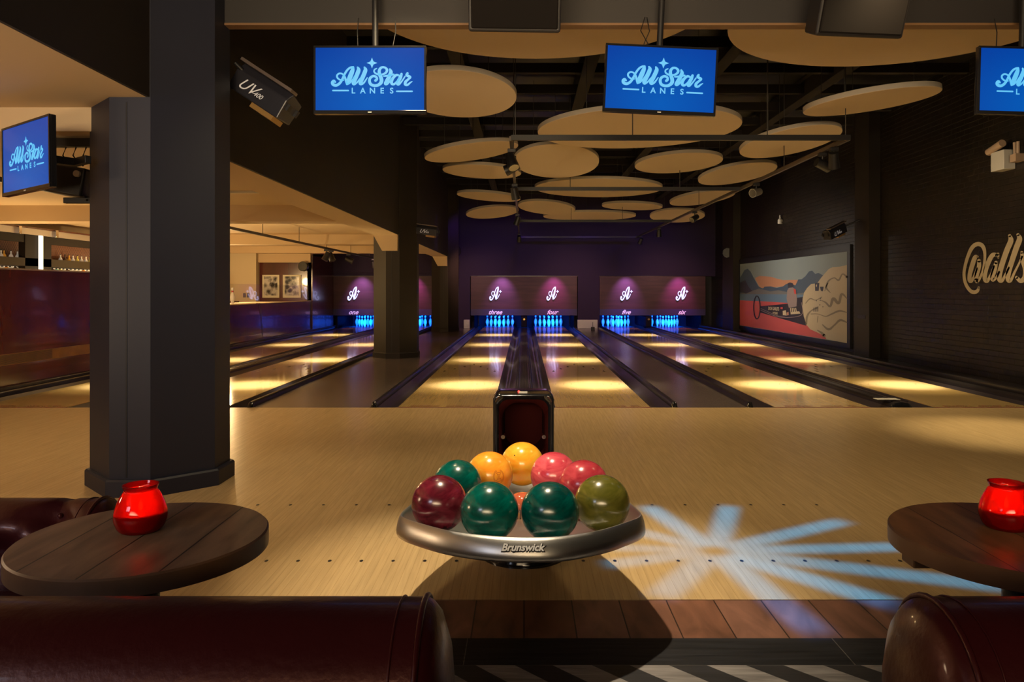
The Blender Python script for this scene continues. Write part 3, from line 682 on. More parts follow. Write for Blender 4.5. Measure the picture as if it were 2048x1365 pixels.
# ------------------------------------------------------------------ hanging screens
def tv(loc, rot, label, pole=None, cable=True, w=.745, h=.452, drop=None):
    t = thing('television', label, 'television', loc, rot, 'hanging screens'); a, b = w / 2, h / 2
    MB().box(-a, a, 0, .035, -b, b).box(-a * .7, a * .7, .035, .07, -b * .8, b * .6).build('casing', M['gloss'], t, smooth=0, bevel=.006)
    fr = MB()
    fr.box(-a, a, -.008, .002, -b, -b + .024); fr.box(-a, a, -.008, .002, b - .014, b); fr.box(-a, -a + .014, -.008, .002, -b + .024, b - .014); fr.box(a - .014, a, -.008, .002, -b + .024, b - .014)
    fr.build('bezel', M['gloss'], t, smooth=0, bevel=.002)
    s = MB().box(-a + .014, a - .014, -.004, -.001, -b + .024, b - .014).build('screen', M['screen'], t, smooth=0)
    lg = MB(); sc = .000322 * w / .745
    fn = lambda x, y: ((x - 1010) * sc + .012, -.0052, .003 + (585 - y) * sc)
    for st in ALLSTAR: stroke(lg, st, fn, n=6)
    star4(lg, 1016, 250, 112, 112, fn)
    for x0, x1, y in ((215, 530, 817), (1525, 1840, 832)): stroke(lg, [(x0, y, 32), ((x0 + x1) / 2, y, 32), (x1, y, 32)], fn, n=3)
    lg.build('logo', M['logo'], s, smooth=0)
    for k, ch in enumerate('LANES'):
        p = fn(632 + 197 * k, 825)
        text('logo_letter', ch, .052 * w / .745, M['logo'], s, (p[0], p[1], p[2]), (PI / 2, 0, 0), extrude=.0003, offset=.0012)
    MB().box(-.012, .012, -.0095, -.008, -b + .008, -b + .014).build('maker_badge', M['white'], t, smooth=0)
    if pole is not None:
        MB().cyl((pole, .10, 0), (pole, .10, drop), .021, 16).build('ceiling_pole', M['black'], t)
        MB().box(pole - .05, pole + .05, .03, .10, -.1, .1).build('wall_plate', M['black'], t, bevel=.004)
    if cable:
        for dx, c in cable:
            MB().tube([(dx, .1, .15), (dx + c * .3, .1, .27), (dx + c, .12, .36), (dx + c * .6, .14, .46)], .0035, 6).build('cable', M['black'], t, smooth=60)
    return t
def PX(x, y, D): return ((x - CX) / F * D, D, H + (CY - y) / F * D)
tv(PX(740, 160, 5.0), (0, 0, 0), 'screen hanging at upper left between the near column and the discs', pole=.015, drop=.9, cable=[(-.10, -.01), (.13, .02)])
tv(PX(1321, 160, 5.0), (math.radians(.3), math.radians(2.7), 0), 'slightly crooked screen hanging at upper middle on a black pole', pole=.0, drop=.9, cable=[(-.06, -.07), (-.12, .05)])
tv(PX(2068, 163, 5.0), (0, math.radians(1.6), 0), 'screen hanging at the right edge, cut off by the picture edge', pole=-.02, drop=.9, cable=[(-.20, .02)])
ang = math.atan2(-.35, .52)
t0 = tv((-3.09, 4.69, 2.135), (0, math.radians(-1.5), ang), 'screen on a wall arm at the left edge, angled, beside the near column', cable=None, w=.64, h=.44)
MB().box(-.03, .03, .07, .30, -.02, .03).box(-.03, .17, .27, .31, -.02, .03).build('support_arm', M['black'], t0, bevel=.004)

# ------------------------------------------------------------------ loudspeakers
def pa(loc, rot, label, w, h, d, taper=.75):
    t = thing('loudspeaker', label, 'loudspeaker', loc, rot, 'hanging loudspeakers'); a = w / 2
    mb = MB(); pr = [(-a, 0), (a, 0), (a * taper, d), (-a * taper, d)]
    mb.loft([[(x, y, -h / 2) for x, y in pr], [(x, y, h / 2) for x, y in pr]])
    mb.build('cabinet', mat('speaker_box', (.010, .008, .008), .5), t, smooth=0, bevel=.018, seg=3)
    MB().box(-a + .02, a - .02, -.012, .01, -h / 2 + .02, h / 2 - .02).build('grille', mat('speaker_grille', (.006, .0045, .004), .8, spec=.1), t, smooth=0, bevel=.01)
    b = MB().box(-.019, .019, -.015, -.012, .028, .031).build('badge', M['white'], t, smooth=0)
    text('badge_letter', 'JBL', .026, M['white'], t, (-.0, -.0135, .012), (PI / 2, 0, 0), extrude=.0015, offset=.0008)
    MB().cyl((0, d * .6, h / 2), (0, d * .6, h / 2 + .55), .015).build('mounting_pole', M['black'], t)
    return t
pa(PX(1030, -50, 4.55), (math.radians(20), math.radians(.9), math.radians(0)), 'black loudspeaker hanging at the top centre with a small badge', .575, .655, .30)
pa(PX(1742, -40, 4.55), (math.radians(22), math.radians(-1.2), math.radians(10)), 'black angular loudspeaker hanging at the top right, tilted downwards', .60, .66, .34, .62)
def globe(loc, rot, label, s=1):
    t = thing('round_speaker', label, 'loudspeaker', loc, rot, 'small round speakers')
    mb = MB(); mb.lathe([(.03 * s, .16 * s), (.09 * s, .14 * s), (.125 * s, .07 * s), (.135 * s, 0), (.13 * s, -.05 * s)], 24, mx=Matrix.Rotation(-PI / 2, 4, 'X'))
    mb.build('shell', M['gloss'], t, smooth=50)
    mb = MB(); mb.lathe([(.115 * s, -.055 * s), (.05 * s, -.035 * s)], 24, mx=Matrix.Rotation(-PI / 2, 4, 'X')); mb.build('cone', mat('speaker_cone', (.02, .02, .02), .4, .0), t, smooth=50)
    MB().box(-.02, .02, .1 * s, .26 * s, -.02, .02).build('bracket', M['black'], t)
globe(PX(914, 503, 24.9), (0, 0, math.radians(50)), 'black round speaker high on the wall right of the farthest column', 1.1)
globe(PX(1455, 506, 23.2), (0, 0, math.radians(-12)), 'black round speaker left of the mural, under the far end of the track', 1.15)
globe(PX(607, 533, 22.86), (0, 0, math.radians(-10)), 'black round speaker on the wood wall above the two pictures', 1.15)

# ------------------------------------------------------------------ ultraviolet flood lamps
def uv(loc, rot, label, s=1.0, txt='UV-400', arm=None):
    t = thing('flood_lamp', label, 'flood lamp', loc, rot, 'ultraviolet flood lamps')
    w, h, d = .235 * s, .105 * s, .19 * s
    mb = MB(); pr = [(0, -h), (-.02 * s, h * .4), (.02 * s, h), (d, h * .75), (d, -h * .9)]
    mb.loft([[(-w, y, z) for y, z in pr], [(w, y, z) for y, z in pr]])
    mb.build('housing', mat('lamp_housing', (.018, .018, .026), .35), t, smooth=0, bevel=.008)
    MB().box(-w * 1.0, w * 1.0, -.05 * s, .05 * s, h, h + .022 * s).build('hood_flap', mat('flap_grey', (.13, .10, .09), .4, .3), t, smooth=0)
    MB().box(-w * .05, w * .82, .02 * s, d * .9, -h - .035 * s, -h + .002).build('lamp_window', mat('lamp_window_lit', (.38, .22, .07), .4, .5), t, smooth=0)  # lamp window, with the orange light on it put into the colour
    MB().box(-w - .02, -w, .02, .06, -.02, .03).box(w, w + .02, .02, .06, -.02, .03).box(-w - .02, w + .02, .15, .18, -.02, .03).build('yoke', M['black'], t)
    if arm:
        from mathutils import Euler
        p1 = Euler(rot).to_matrix().inverted() @ (Vector(arm) - Vector(loc))
        MB().cyl((0, .165, 0), p1, .016).build('support_arm', M['black'], t)
    lt = mat('lamp_letter', (.65, .65, .68), .5, emit=(.6, .6, .65), es=.12)
    text('model_lettering', txt[:2], .115 * s, lt, t, (-w * .35, -.026 * s, -h * .30), (PI / 2, 0, 0), shear=.5, extrude=.001)
    text('model_number', txt[2:], .05 * s, lt, t, (w * .08, -.024 * s, -h * .42), (PI / 2, 0, 0), shear=.3, extrude=.001)
    return t
uv(PX(520, 180, 5.45), (math.radians(-8), math.radians(33), math.radians(-12)), 'black tilted ultraviolet flood lamp beside the near column, upper left', arm=(-2.085, 5.45, 2.95))
uv(PX(853, 461, 14.4), (0, math.radians(8), math.radians(-10)), 'black flood lamp on the right side of the middle column', .85, arm=(-2.08, 14.7, 2.5))
uv(PX(1676, 462, 14.2), (0, math.radians(-22), math.radians(25)), 'black flood lamp on the right wall above the mural corner', .95, arm=(6.31, 14.2, 2.62))

# stage fixture behind the angled screen
t = thing('stage_light', 'black fixture with coiled cables beside the near column, behind the angled screen', 'stage light', (-3.22, 5.25, 2.20))
MB().box(-.15, .25, -.03, .03, .10, .16).build('mounting_bar', M['black'], t, bevel=.005)
MB().box(-.02, .24, -.10, .12, -.22, -.02, mx=Matrix.Rotation(.18, 4, 'Y')).build('lamp_body', M['black'], t, bevel=.015)
MB().cyl((.18, -.12, -.10), (.18, -.02, -.10), .022, 16).build('lens', mat('lamp_lens2', (.7, .6, .5), .2, .3), t)
for k in range(4):
    r = .05 + .012 * k
    MB().tube([(-.10 + r * math.cos(a * PI / 9), -.05 + .01 * k, -.06 + 1.4 * r * math.sin(a * PI / 9)) for a in range(19)], .006, 6).build('coiled_cable', M['black'], t, smooth=60)
for k in range(5):
    x = -.10 + .07 * k
    MB().tube([(x, 0, .10), (x - .01, -.02, .04), (x + .03, -.03, -.01), (x + .05, 0, -.03)], .005, 6).build('cable', M['black'], t, smooth=60)
t = thing('bracket_bar', 'short black bar bolted to the left side of the near column below the fixture', 'bracket', (-3.05, 5.25, 1.93))
MB().box(-.14, .12, -.02, .02, -.02, .02).build('bar', M['black'], t, bevel=.004)
MB().cyl((.03, -.022, 0), (.03, -.028, 0), .008).build('bolt', M['chrome'], t)

# ------------------------------------------------------------------ ball return
t = thing('ball_return', 'steel bowling ball return with curved tray and black hood on the approach', 'ball return', (0, 3.4, 0))
def tray_outline(n=96):
    ctrl = [(-.493, 2.915), (-.470, 2.855), (-.418, 2.785), (-.290, 2.665), (-.150, 2.590), (0, 2.560), (.138, 2.578), (.290, 2.672), (.400, 2.790), (.450, 2.860), (.470, 2.925), (.468, 3.0), (.450, 3.15), (.415, 3.35), (.35, 3.60), (.26, 3.85), (.185, 4.10), (0, 4.18), (-.185, 4.10), (-.26, 3.85), (-.36, 3.60), (-.435, 3.35), (-.47, 3.15), (-.492, 3.0)]
    pts = []; m = len(ctrl)
    for i in range(m):
        a, b, c, d = ctrl[i - 1], ctrl[i], ctrl[(i + 1) % m], ctrl[(i + 2) % m]
        for k in range(5):
            u = k / 5; pts.append(tuple(.5 * ((2 * b[j]) + (-a[j] + c[j]) * u + (2 * a[j] - 5 * b[j] + 4 * c[j] - d[j]) * u * u + (-a[j] + 3 * b[j] - 3 * c[j] + d[j]) * u ** 3) for j in (0, 1)))
    return pts
OUT = tray_outline()
def tloop(inset, z):
    n = len(OUT); res = []
    for i, (x, y) in enumerate(OUT):
        x0, y0 = OUT[i - 3]; x1, y1 = OUT[(i + 3) % n]; dx, dy = x1 - x0, y1 - y0; l = math.hypot(dx, dy)
        nx, ny = dy / l, -dx / l
        inset_ = inset * (.42 + .58 * max(0, -ny) ** 2)
        # blend from a normal offset near the rim to a shrink about the middle further in
        px, py = x - nx * min(inset_, .09), y - ny * min(inset_, .09)
        e = max(0, inset - .10)
        cx, cy = 0, 3.3
        px += (cx - px) * e * 1.6; py += (cy - py) * e * 1.6
        res.append((px, py - 3.4, z - (y - 2.8) * .05))
    return res
mb = MB(); mb.loft([tloop(a, z) for a, z in ((.15, .350), (.105, .356), (.084, .374), (.072, .404), (.060, .432), (.050, .444), (.038, .446), (.026, .438), (.012, .420), (.003, .400), (0, .388), (.002, .378), (.010, .370))], (True, False))
mb.build('tray', M['steel'], t, smooth=50)
mb = MB(); mb.loft([tloop(a, z) for a, z in ((.010, .370), (.018, .366), (.04, .360), (.08, .352), (.15, .338), (.24, .318), (.36, .295), (.5, .27))], (False, True))
mb.build('tray_underside', mat('tray_under_dark', (.10, .09, .09), .28, .9), t, smooth=50)
mb = MB(); mb.loft([[( (.20 * s) * math.cos(2 * PI * k / 40), .33 + (.22 * s) * math.sin(2 * PI * k / 40), z) for k in range(40)] for s, z in ((.80, .05), (.70, .12), (.75, .25))])
mb.build('pedestal', M['gloss'], t, smooth=50)
mb = MB(); mb.loft([[( (.218 * s) * math.cos(2 * PI * k / 48), .36 + (.22 * s) * math.sin(2 * PI * k / 48), z) for k in range(48)] for s, z in ((1, 0), (1.0, .018), (.97, .026), (.97, .034), (.99, .040), (.97, .055), (.80, .062))])
mb.build('foot_ring', M['gloss'], t, smooth=40)
text('maker_lettering', 'Brunswick', .034, mat('badge_silver', (.85, .83, .80), .4, .1), t, (-.006, -.8345, .4335), (math.radians(58), 0, 0), shear=.3, extrude=.005, offset=.0010)
text('maker_shadow', 'Brunswick', .034, M['black'], t, (-.0055, -.832, .4315), (math.radians(58), 0, 0), shear=.3, extrude=.004, offset=.0028)  # black copy of the lettering stands in for its shadow edges
# glowing hub and grille between the balls
hub = MB(); hub.lathe([(.062, 0), (.062, .012), (.055, .03), (.035, .045), (.008, .052)], 28, (-.006, -.10, .372)); 
hub.build('hub_lamp', mat('hub_red', (.55, .10, .04), .08, .25, emit=(1, .22, .08), es=.25, coat=.6), t, smooth=50)
MB().lathe([(.075, 0), (.078, .01), (.065, .016)], 28, (-.006, -.10, .358)).build('hub_collar', M['chrome'], t, smooth=40)
gr = MB()
for k in range(9): gr.box(-.052 + .0115 * k, -.047 + .0115 * k, -.30, -.19, .368, .374)
gr.build('grille_slots', M['black'], t, smooth=0)
# hood
hd = MB(); yf, yb = .93, 1.62
def hood_loop(w, z1, y, r, z0=.17): return [(x - .003, y, z) for x, z in rrect(-w, w, z0, z1, r, 7)]
hd.loft([hood_loop(.142, .676, yf + .035, .055, .30), hood_loop(.150, .690, yf + .012, .05, .25), hood_loop(.163, .702, yf, .042, .2), hood_loop(.172, .711, yf + .006, .04, .17), hood_loop(.176, .714, yf + .02, .04, .17), hood_loop(.176, .712, yf + .25, .045, .17), hood_loop(.165, .66, yf + .5, .05, .17), hood_loop(.13, .42, yb, .05, .17)], (False, True))
hd.build('hood', M['gloss'], t, smooth=60)
li = MB(); 
def inner_loop(w, z1, y, z0): return [(x - .003, y, z) for x, z in rrect(-w, w, z0, z1, .09 * w / .125, 7)]
li.loft([hood_loop(.142, .676, yf + .035, .055, .30), inner_loop(.128, .655, yf + .06, .31), inner_loop(.122, .645, yf + .12, .32), inner_loop(.116, .63, yf + .42, .33)], (False, True))
li.build('hood_lining', M['inner'], t, smooth=60)
for s in (-1, 1): MB().cyl((s * .118 - .003, yf + .03, .46), (s * .118 - .003, yf + .10, .46), .012, 10).build('guide_bolt', M['chrome'], t)
MB().box(-.03, .02, yf + .02, yf + .05, .713, .722).build('indicator_panel', M['white'], t, bevel=.002)
MB().sphere((-.03, yf + .03, .722), .007, 12, 8).build('indicator_lamp', M['led'], t)
MB().box(-.13, .13, yf + .2, yb + .1, .0, .2).build('hood_base', M['gloss'], t, bevel=.02)

# ------------------------------------------------------------------ balls
R = .1082
def ball(x, y, D, z, m, label, emblem=False, holes=None):
    X = (x - CX) / F * D; t = thing('bowling_ball', label, 'bowling ball', (X, D, z), group='balls on the ball return')
    b = MB(); b.sphere((0, 0, 0), R, 64, 32, mx=Matrix.Rotation(random.uniform(0, 3), 4, 'Z')); b.build('ball_shell', m, t, smooth=80)
    def onball(u, v, c):      # u, v in metres on a patch around direction c
        d = Vector(c).normalized(); e = Vector((0, 0, 1)).cross(d).normalized() * 1.0; g = d.cross(e)
        return tuple((d * R + e * u + g * v).normalized() * (R + .0004))
    if emblem:
        e = MB(); c = emblem
        for r_, a0, a1 in ((.033, -70, 70), (.033, 110, 250), (.028, -70, 70), (.028, 110, 250)):
            stroke(e, [(r_ * .8 * math.cos(math.radians(a0 + (a1 - a0) * k / 8)), r_ * math.sin(math.radians(a0 + (a1 - a0) * k / 8)), .0013) for k in range(9)], lambda u, v: onball(u, v, c), n=2)
        for pts in ([(-.010, .018), (.010, .018), (.002, 0), (.012, -.018), (-.012, -.018), (-.002, 0), (-.010, .018)],):
            stroke(e, [(x_, y_, .0016) for x_, y_ in pts], lambda u, v: onball(u, v, c), n=3)
        stroke(e, [(-.004, .010, .0014), (.004, .010, .0014)], lambda u, v: onball(u, v, c)); stroke(e, [(-.005, -.010, .0014), (.005, -.010, .0014)], lambda u, v: onball(u, v, c))
        e.build('engraved_emblem', M['engrave'], t, smooth=0)
    if holes:
        hb = MB()
        for (u, v, r_) in holes[1]:
            hb.add([onball(u + r_ * math.cos(k * PI / 8), v + r_ * math.sin(k * PI / 8), holes[0]) for k in range(16)], [tuple(range(16))])
        hb.build('finger_hole', M['black'], t, smooth=0)
    return t
ball(878.5, 1007, 2.957, .4745, M['maroon'], 'dark maroon bowling ball at the left front of the tray')
ball(979, 1024, 2.81, .486, M['teal'], 'green-teal bowling ball at the front of the tray, left of the pair')
ball(1100, 1024, 2.81, .486, M['teal2'], 'dark teal scratched bowling ball at the front of the tray, right of the pair')
ball(1204, 1006, 2.96, .4745, M['olivegreen'], 'olive green bowling ball at the right front of the tray')
ball(915, 971, 3.30, .457, M['teal'], 'teal bowling ball behind the dark maroon one on the left')
ball(979, 947, 3.52, .447, M['orange'], 'orange bowling ball with an engraved emblem left of the rear one', emblem=(.42, -.86, .14))
ball(1044.6, 926, 3.81, .433, M['amber'], 'bright amber-orange bowling ball at the back, before the hood', holes=((-.35, -.75, .55), [(0, 0, .0035)]))
ball(1107.7, 948, 3.51, .447, M['pink'], 'pink-red marbled bowling ball right of the rear orange one')
ball(1167.7, 972, 3.30, .457, M['red'], 'red bowling ball with pale veins behind the olive one on the right')

# ------------------------------------------------------------------ sofas
def sofa(name, label, x0, x1, yc, ztop, r, facing, endx=(True, True), buttons=(), seatd=.42, zc_low=.14):
    """facing: +1 the seat lies beyond the back (we see the rear), -1 the seat is on the camera side"""
    t = thing(name, label, 'sofa', ((x0 + x1) / 2, yc, 0), group='oxblood leather sofas'); w = (x1 - x0) / 2; xc = (x0 + x1) / 2
    sec = []
    zc = ztop - r
    n1, n2 = 10, 16
    for k in range(n1): sec.append((-r * (1 - .06 * math.sin(PI * k / n1)), zc_low + (zc - zc_low) * k / n1))
    for k in range(n2 + 1): a = PI - PI * k / n2; sec.append((r * math.cos(a), zc + r * math.sin(a)))
    for k in range(1, n1 + 1): sec.append((r * (1 - .06 * math.sin(PI * k / n1)), zc - (zc - zc_low) * k / n1))
    nx = int(w * 2 / .02); loops = []
    for i in range(nx + 1):
        x = -w + 2 * w * i / nx; L = []
        for (y, z) in sec:
            nrm = Vector((y, max(0, z - zc))).normalized() if abs(y) + abs(z - zc) > 1e-6 else Vector((0, 1))
            dsp = 0
            for (bx, by, bz) in buttons:
                d2 = ((x + xc - bx) ** 2 + (y - by) ** 2 + (z - bz) ** 2); d = math.sqrt(d2)
                dsp -= .050 * math.exp(-(d / .055) ** 2) 
                aa = math.atan2(z - bz, x + xc - bx); dsp -= .010 * math.exp(-((d - .08) / .06) ** 2) * abs(math.cos(aa * 3)) ** 6
            L.append((x, y + nrm.x * dsp, z + nrm.y * dsp))
        loops.append(L)
    mb = MB(); mb.loft(loops, (False, False)); mb.build('backrest', M['leather'], t, smooth=70)
    for side, on in ((-1, endx[0]), (1, endx[1])):
        if not on: continue
        e = MB(); cy, cz = 0, (ztop + zc_low) / 2
        lp = []
        for s, b in ((1, 0), (.985, .010), (.94, .022), (.80, .036), (.5, .046), (.1, .05)):
            lp.append([(side * (w + b), cy + (y - cy) * s, cz + (z - cz) * (1 - (1 - s) * .9)) for y, z in sec])
        e.loft(lp, (False, True)); e.build('end_panel', M['leather'], t, smooth=70)
        MB().tube([(side * (w + .001), y * 1.01, z + (.002 if z > zc else 0)) for y, z in sec], .0045, 8).build('piping', M['leather'], t, smooth=60)
        MB().tube([(side * (w - .035), y * 1.004, z + (.0008 if z > zc else 0)) for y, z in sec], .0018, 6).build('seam', M['leather'], t, smooth=60)
    sy0, sy1 = (r, r + seatd) if facing > 0 else (-r - seatd, -r)
    MB().box(-w, w, sy0 + .005, sy1, .26, .42).build('seat_cushion', M['leather'], t, bevel=.04, seg=4)
    MB().box(-w + .02, w - .02, min(sy0, -r + .02), max(sy1, r - .02), .06, .26).build('base', M['leather'], t, bevel=.01)
    for a in (-w + .06, w - .06):
        for b in (min(sy0, -r) + .05, max(sy1, r) - .05): MB().box(a - .025, a + .025, b - .025, b + .025, 0, .065).build('leg', M['black'], t)
    if buttons:
        bt = MB()
        for (bx, by, bz) in buttons: bt.sphere((bx - xc, by + .043, bz - .02), .009, 10, 6)
        bt.build('tuft_button', M['leather'], t)
    return t
sofa('leather_sofa', 'oxblood leather sofa seen from behind in the lower left foreground', -2.50, -.152, 1.145, .836, .125, 1, (False, True), seatd=.34)
sofa('leather_sofa', 'oxblood leather sofa seen from behind in the lower right corner', .625, 2.4, 1.145, .836, .125, 1, (True, False), seatd=.34)
BT = []
for k in range(5):
    BT.append((-1.44 - .30 * k, -.075, .627))
    BT.append((-1.59 - .30 * k, -.11, .50))
sofa('leather_sofa', 'buttoned oxblood leather sofa behind the left round table', -2.9, -1.33, 2.38, .652, .11, -1, (False, True), buttons=BT, seatd=.20)

# ------------------------------------------------------------------ tables and candles
def table(x, y, label, battens, top):
    t = thing('round_table', label, 'table', (x, y, 0), group='round wooden tables'); R_ = .284
    MB().lathe([(R_, .677), (R_, .715), (R_ - .004, .7192)], 96, caps=(True, False)).build('top_edge', M['tableedge'], t, smooth=40)
    MB().lathe([(R_ - .004, .7192), (.01, .72)], 96, caps=(False, True)).build('tabletop', top, t, smooth=40)
    for (a0, a1, b0, b1) in battens: MB().box(a0, a1, b0, b1, .645, .6765).build('batten', M['tableedge'], t, bevel=.004)
    MB().cyl((0, 0, .03), (0, 0, .676), .035, 20).build('pedestal', M['black'], t)
    MB().lathe([(.20, 0), (.20, .012), (.05, .03)], 40).build('base_plate', M['black'], t, smooth=40)
table(-.914, 1.82, 'round plank-topped table at the left with a red candle on it', [(-.26, .06, .02, .07), (.02, .07, -.22, .22)], M['tabletop'])
table(1.19, 1.82, 'round reddish wood table at the right edge with a red candle on it', [(-.262, .262, -.02, .04)], M['tabletop2'])
def candle(x, y, label):
    t = thing('candle_jar', label, 'candle', (x, y, .7202), group='red glass candles')
    P = [p[:2] for p in spline([(.034, 0, 0), (.046, .003, 0), (.055, .015, 0), (.0605, .036, 0), (.058, .056, 0), (.050, .078, 0), (.041, .095, 0), (.0370, .101, 0), (.0395, .108, 0), (.0415, .114, 0)], 4)]
    PI_ = [(r - .0035, max(z, .006)) for r, z in P]
    MB().lathe(P + PI_[::-1], 48, caps=(True, True)).build('glass_jar', M['redglass'], t, smooth=60)
    MB().lathe([(.035, .0075), (.048, .014), (.0565, .034), (.0555, .048), (.048, .0495), (.008, .049)], 40).build('wax', M['wax'], t, smooth=50)
    MB().lathe([(.002, .050), (.0045, .056), (.005, .060), (.0035, .068), (.0008, .078)], 12).build('flame', M['flame'], t, smooth=60)
    l = light('candle_flame_light', 'POINT', (x, y, .7202 + .066), 1.6, (1, .42, .14), size=.006)
    return t
candle(-.938, 1.85, 'lit red glass candle on the left round table')
candle(1.193, 1.87, 'lit red glass candle at the right edge on the right round table')

# ------------------------------------------------------------------ bar side
t = thing('bar_partition', 'dark red polished wood partition in front of the bar, at the left edge', 'partition', (-6.55, 6.0, 0))
MB().box(-.05, .05, -2.0, 6.3, .05, 1.565).build('wood_panel', M['panel'], t, smooth=0)
MB().box(-.06, .065, -2.0, 6.3, 1.565, 1.585).build('top_rail', M['steel'], t, bevel=.003)
MB().box(.05, .058, -2.0, 6.2, .36, .50).build('brass_band', mat('old_brass_band', (.30, .15, .05), .35, .7, var=.4, vscale=6), t, smooth=0)
g_ = MB()
for k in range(10): g_.box(.058, .062, -2.0, 4.4, .372 + .0125 * k, .377 + .0125 * k)
g_.build('vent_slats', M['black'], t, smooth=0)
t = thing('low_partition', 'low purple-lit wood partition along lane one between column and pictures', 'partition', (-6.55, 12.3, 0))
MB().box(-.05, .05, 0, 10.78, .05, .965).build('wood_panel', M['panel'], t, smooth=0)
MB().box(-.06, .06, 0, 10.78, .965, .985).build('top_rail', M['creamwall'], t, bevel=.003)
MB().tube([(.07, 6.0, .99), (.075, 6.25, .97), (.06, 6.4, .6), (.06, 6.5, .15)], .006, 6).build('cable', M['wire'], t, smooth=60)
tag(MB().box(-.006, .006, 0, 10.6, 0, .46).build('glass_screen', M['pane'], loc=(-6.55, 12.4, .9852), smooth=0), 'long clear glass screen standing on the low partition, reflecting the neon', 'glass screen')
o = copy_tree(pin0, (-6.9, 17.9, .985), 'white bowling pin ornament with red stripe by the low partition near the column', 'ornaments')
t = thing('service_counter', 'pale counter ledge behind the low partition', 'counter', (-7.0, 12.6, 0))
MB().box(-.35, .38, 0, 8.3, .94, .984).build('counter_top', M['creamwall'], t, bevel=.004)
MB().box(-.3, .3, .1, 8.2, 0, .94).build('counter_body', M['panel'], t, smooth=0)
# back bar
t = thing('back_bar', 'back bar shelving with steel canopy and copper lattice behind the partition', 'bar shelving', (-9.0, 8.0, 0))
MB().box(0, .07, 0, 8.6, 2.31, 2.42).build('steel_canopy', M['steel'], t, smooth=0)
MB().box(-.02, .09, 0, 8.6, 2.42, 2.45).build('canopy_edge', M['panel'], t, smooth=0)
MB().box(-.01, .05, 0, 8.6, 2.165, 2.31).build('dark_fascia', M['barblack'], t, smooth=0)
MB().box(.02, .06, 0, 8.6, 1.74, 1.885).build('shelf_front_board', M['olive'], t, smooth=0)
MB().box(-.4, .02, 0, 8.6, 1.74, 1.755).build('upper_shelf', M['olive'], t, smooth=0)
MB().box(-.4, .06, 0, 8.6, 1.525, 1.545).build('lower_shelf', M['steel'], t, smooth=0)
la = MB()
for k in range(140):
    for s in (-1, 1):
        y = .06 * k; p = [(-.36, y, 1.72), (-.36, y + .012, 1.72), (-.36, y + .012 + s * .35, 2.2), (-.36, y + s * .35, 2.2)]; la.add(p, [(0, 1, 2, 3)])
la.v = [(x, min(max(y, 0), 8.6), z) for x, y, z in la.v]
la.build('lattice', M['lattice'], t, smooth=0)
MB().box(-.42, -.40, 0, 8.6, 1.70, 2.31).build('back_panel', mat('lattice_backing', (.12, .04, .02), .5), t, smooth=0)
MB().box(-.42, -.39, 0, 8.6, 1.545, 1.74).build('backlit_panel', M['backlit'], t, smooth=0)
MB().box(-.02, .10, 5.92, 6.0, 1.42, 2.31).build('light_column', M['tube'], t, smooth=0, bevel=.01)
MB().box(-.06, .06, 5.55, 5.92, 1.40, 2.31).box(-.06, .06, 6.0, 6.3, 1.40, 2.31).build('pier', M['barblack'], t, smooth=0)
for y in (5.3, 6.35): MB().box(.06, .12, y, y + .08, 2.30, 2.44).build('canopy_clip', M['chrome'], t, bevel=.004)
MB().cyl((.07, 8.0, 1.40), (.07, 8.0, 2.42), .006).build('cable_rod', M['chrome'], t)
def bottle(h, r, m, cap, squat=False):
    P = [(r * .9, 0), (r, .01), (r, h * .80), (r * .8, h * .86), (r * .4, h * .90), (r * .4, h)] if squat else [(r * .9, 0), (r, .01), (r, h * .58), (r * .85, h * .66), (r * .34, h * .76), (r * .32, h * .95), (r * .38, h * .955), (r * .38, h)]
    mb = MB(); mb.lathe(P, 14)
    for fi, f in enumerate(mb.f):
        z = sum(mb.v[i][2] for i in f) / len(f)
        if z > h * .94: mb.m[fi] = 1
    return mb.build('bottle', [m, cap], smooth=50)
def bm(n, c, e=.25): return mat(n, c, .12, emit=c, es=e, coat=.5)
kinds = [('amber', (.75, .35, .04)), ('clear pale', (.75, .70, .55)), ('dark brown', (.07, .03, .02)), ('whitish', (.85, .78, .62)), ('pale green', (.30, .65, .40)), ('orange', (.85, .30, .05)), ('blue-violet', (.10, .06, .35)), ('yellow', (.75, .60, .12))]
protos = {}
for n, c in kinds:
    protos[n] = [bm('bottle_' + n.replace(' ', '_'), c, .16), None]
def place_bottle(kind, y, z, h, r, label, grp):
    key = (kind, round(h, 2), round(r, 3))
    if key not in protos:
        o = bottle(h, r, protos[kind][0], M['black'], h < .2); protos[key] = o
    else:
        o = protos[key].copy(); COL.objects.link(o)
    o.location = (-9.16, y, z); tag(o, label, 'bottle', grp)
ups = [(8.35, 'amber'), (13.28, 'clear pale'), (13.36, 'amber'), (13.60, 'whitish'), (13.78, 'whitish'), (13.95, 'dark brown'), (14.0, 'clear pale')]
# the upper shelf: bottle tops show above the board; positions follow the photograph
U = [(2, 'clear pale'), (8, 'amber'), (22, 'whitish'), (35, 'whitish'), (47, 'clear pale'), (58, 'yellow'), (99, 'dark brown'), (121, 'clear pale'), (130, 'dark brown'), (138, 'amber'), (146, 'whitish'), (155, 'yellow'), (163, 'clear pale'), (172, 'whitish'), (180, 'yellow')]
ORD = ['first', 'second', 'third', 'fourth', 'fifth', 'sixth', 'seventh', 'eighth', 'ninth', 'tenth', 'eleventh', 'twelfth', 'thirteenth', 'fourteenth', 'fifteenth', 'sixteenth']
for n_, (px, kind) in enumerate(U):
    y = 9.16 * F / (CX - px)
    side = 'left' if px < 80 else 'right'
    place_bottle(kind, y, 1.7552, .26, .036, '%s bottle, %s from the left on upper bar shelf %s of the light column' % (kind, ORD[n_ if px < 80 else n_ - 6], side), 'bottles on the upper bar shelf')
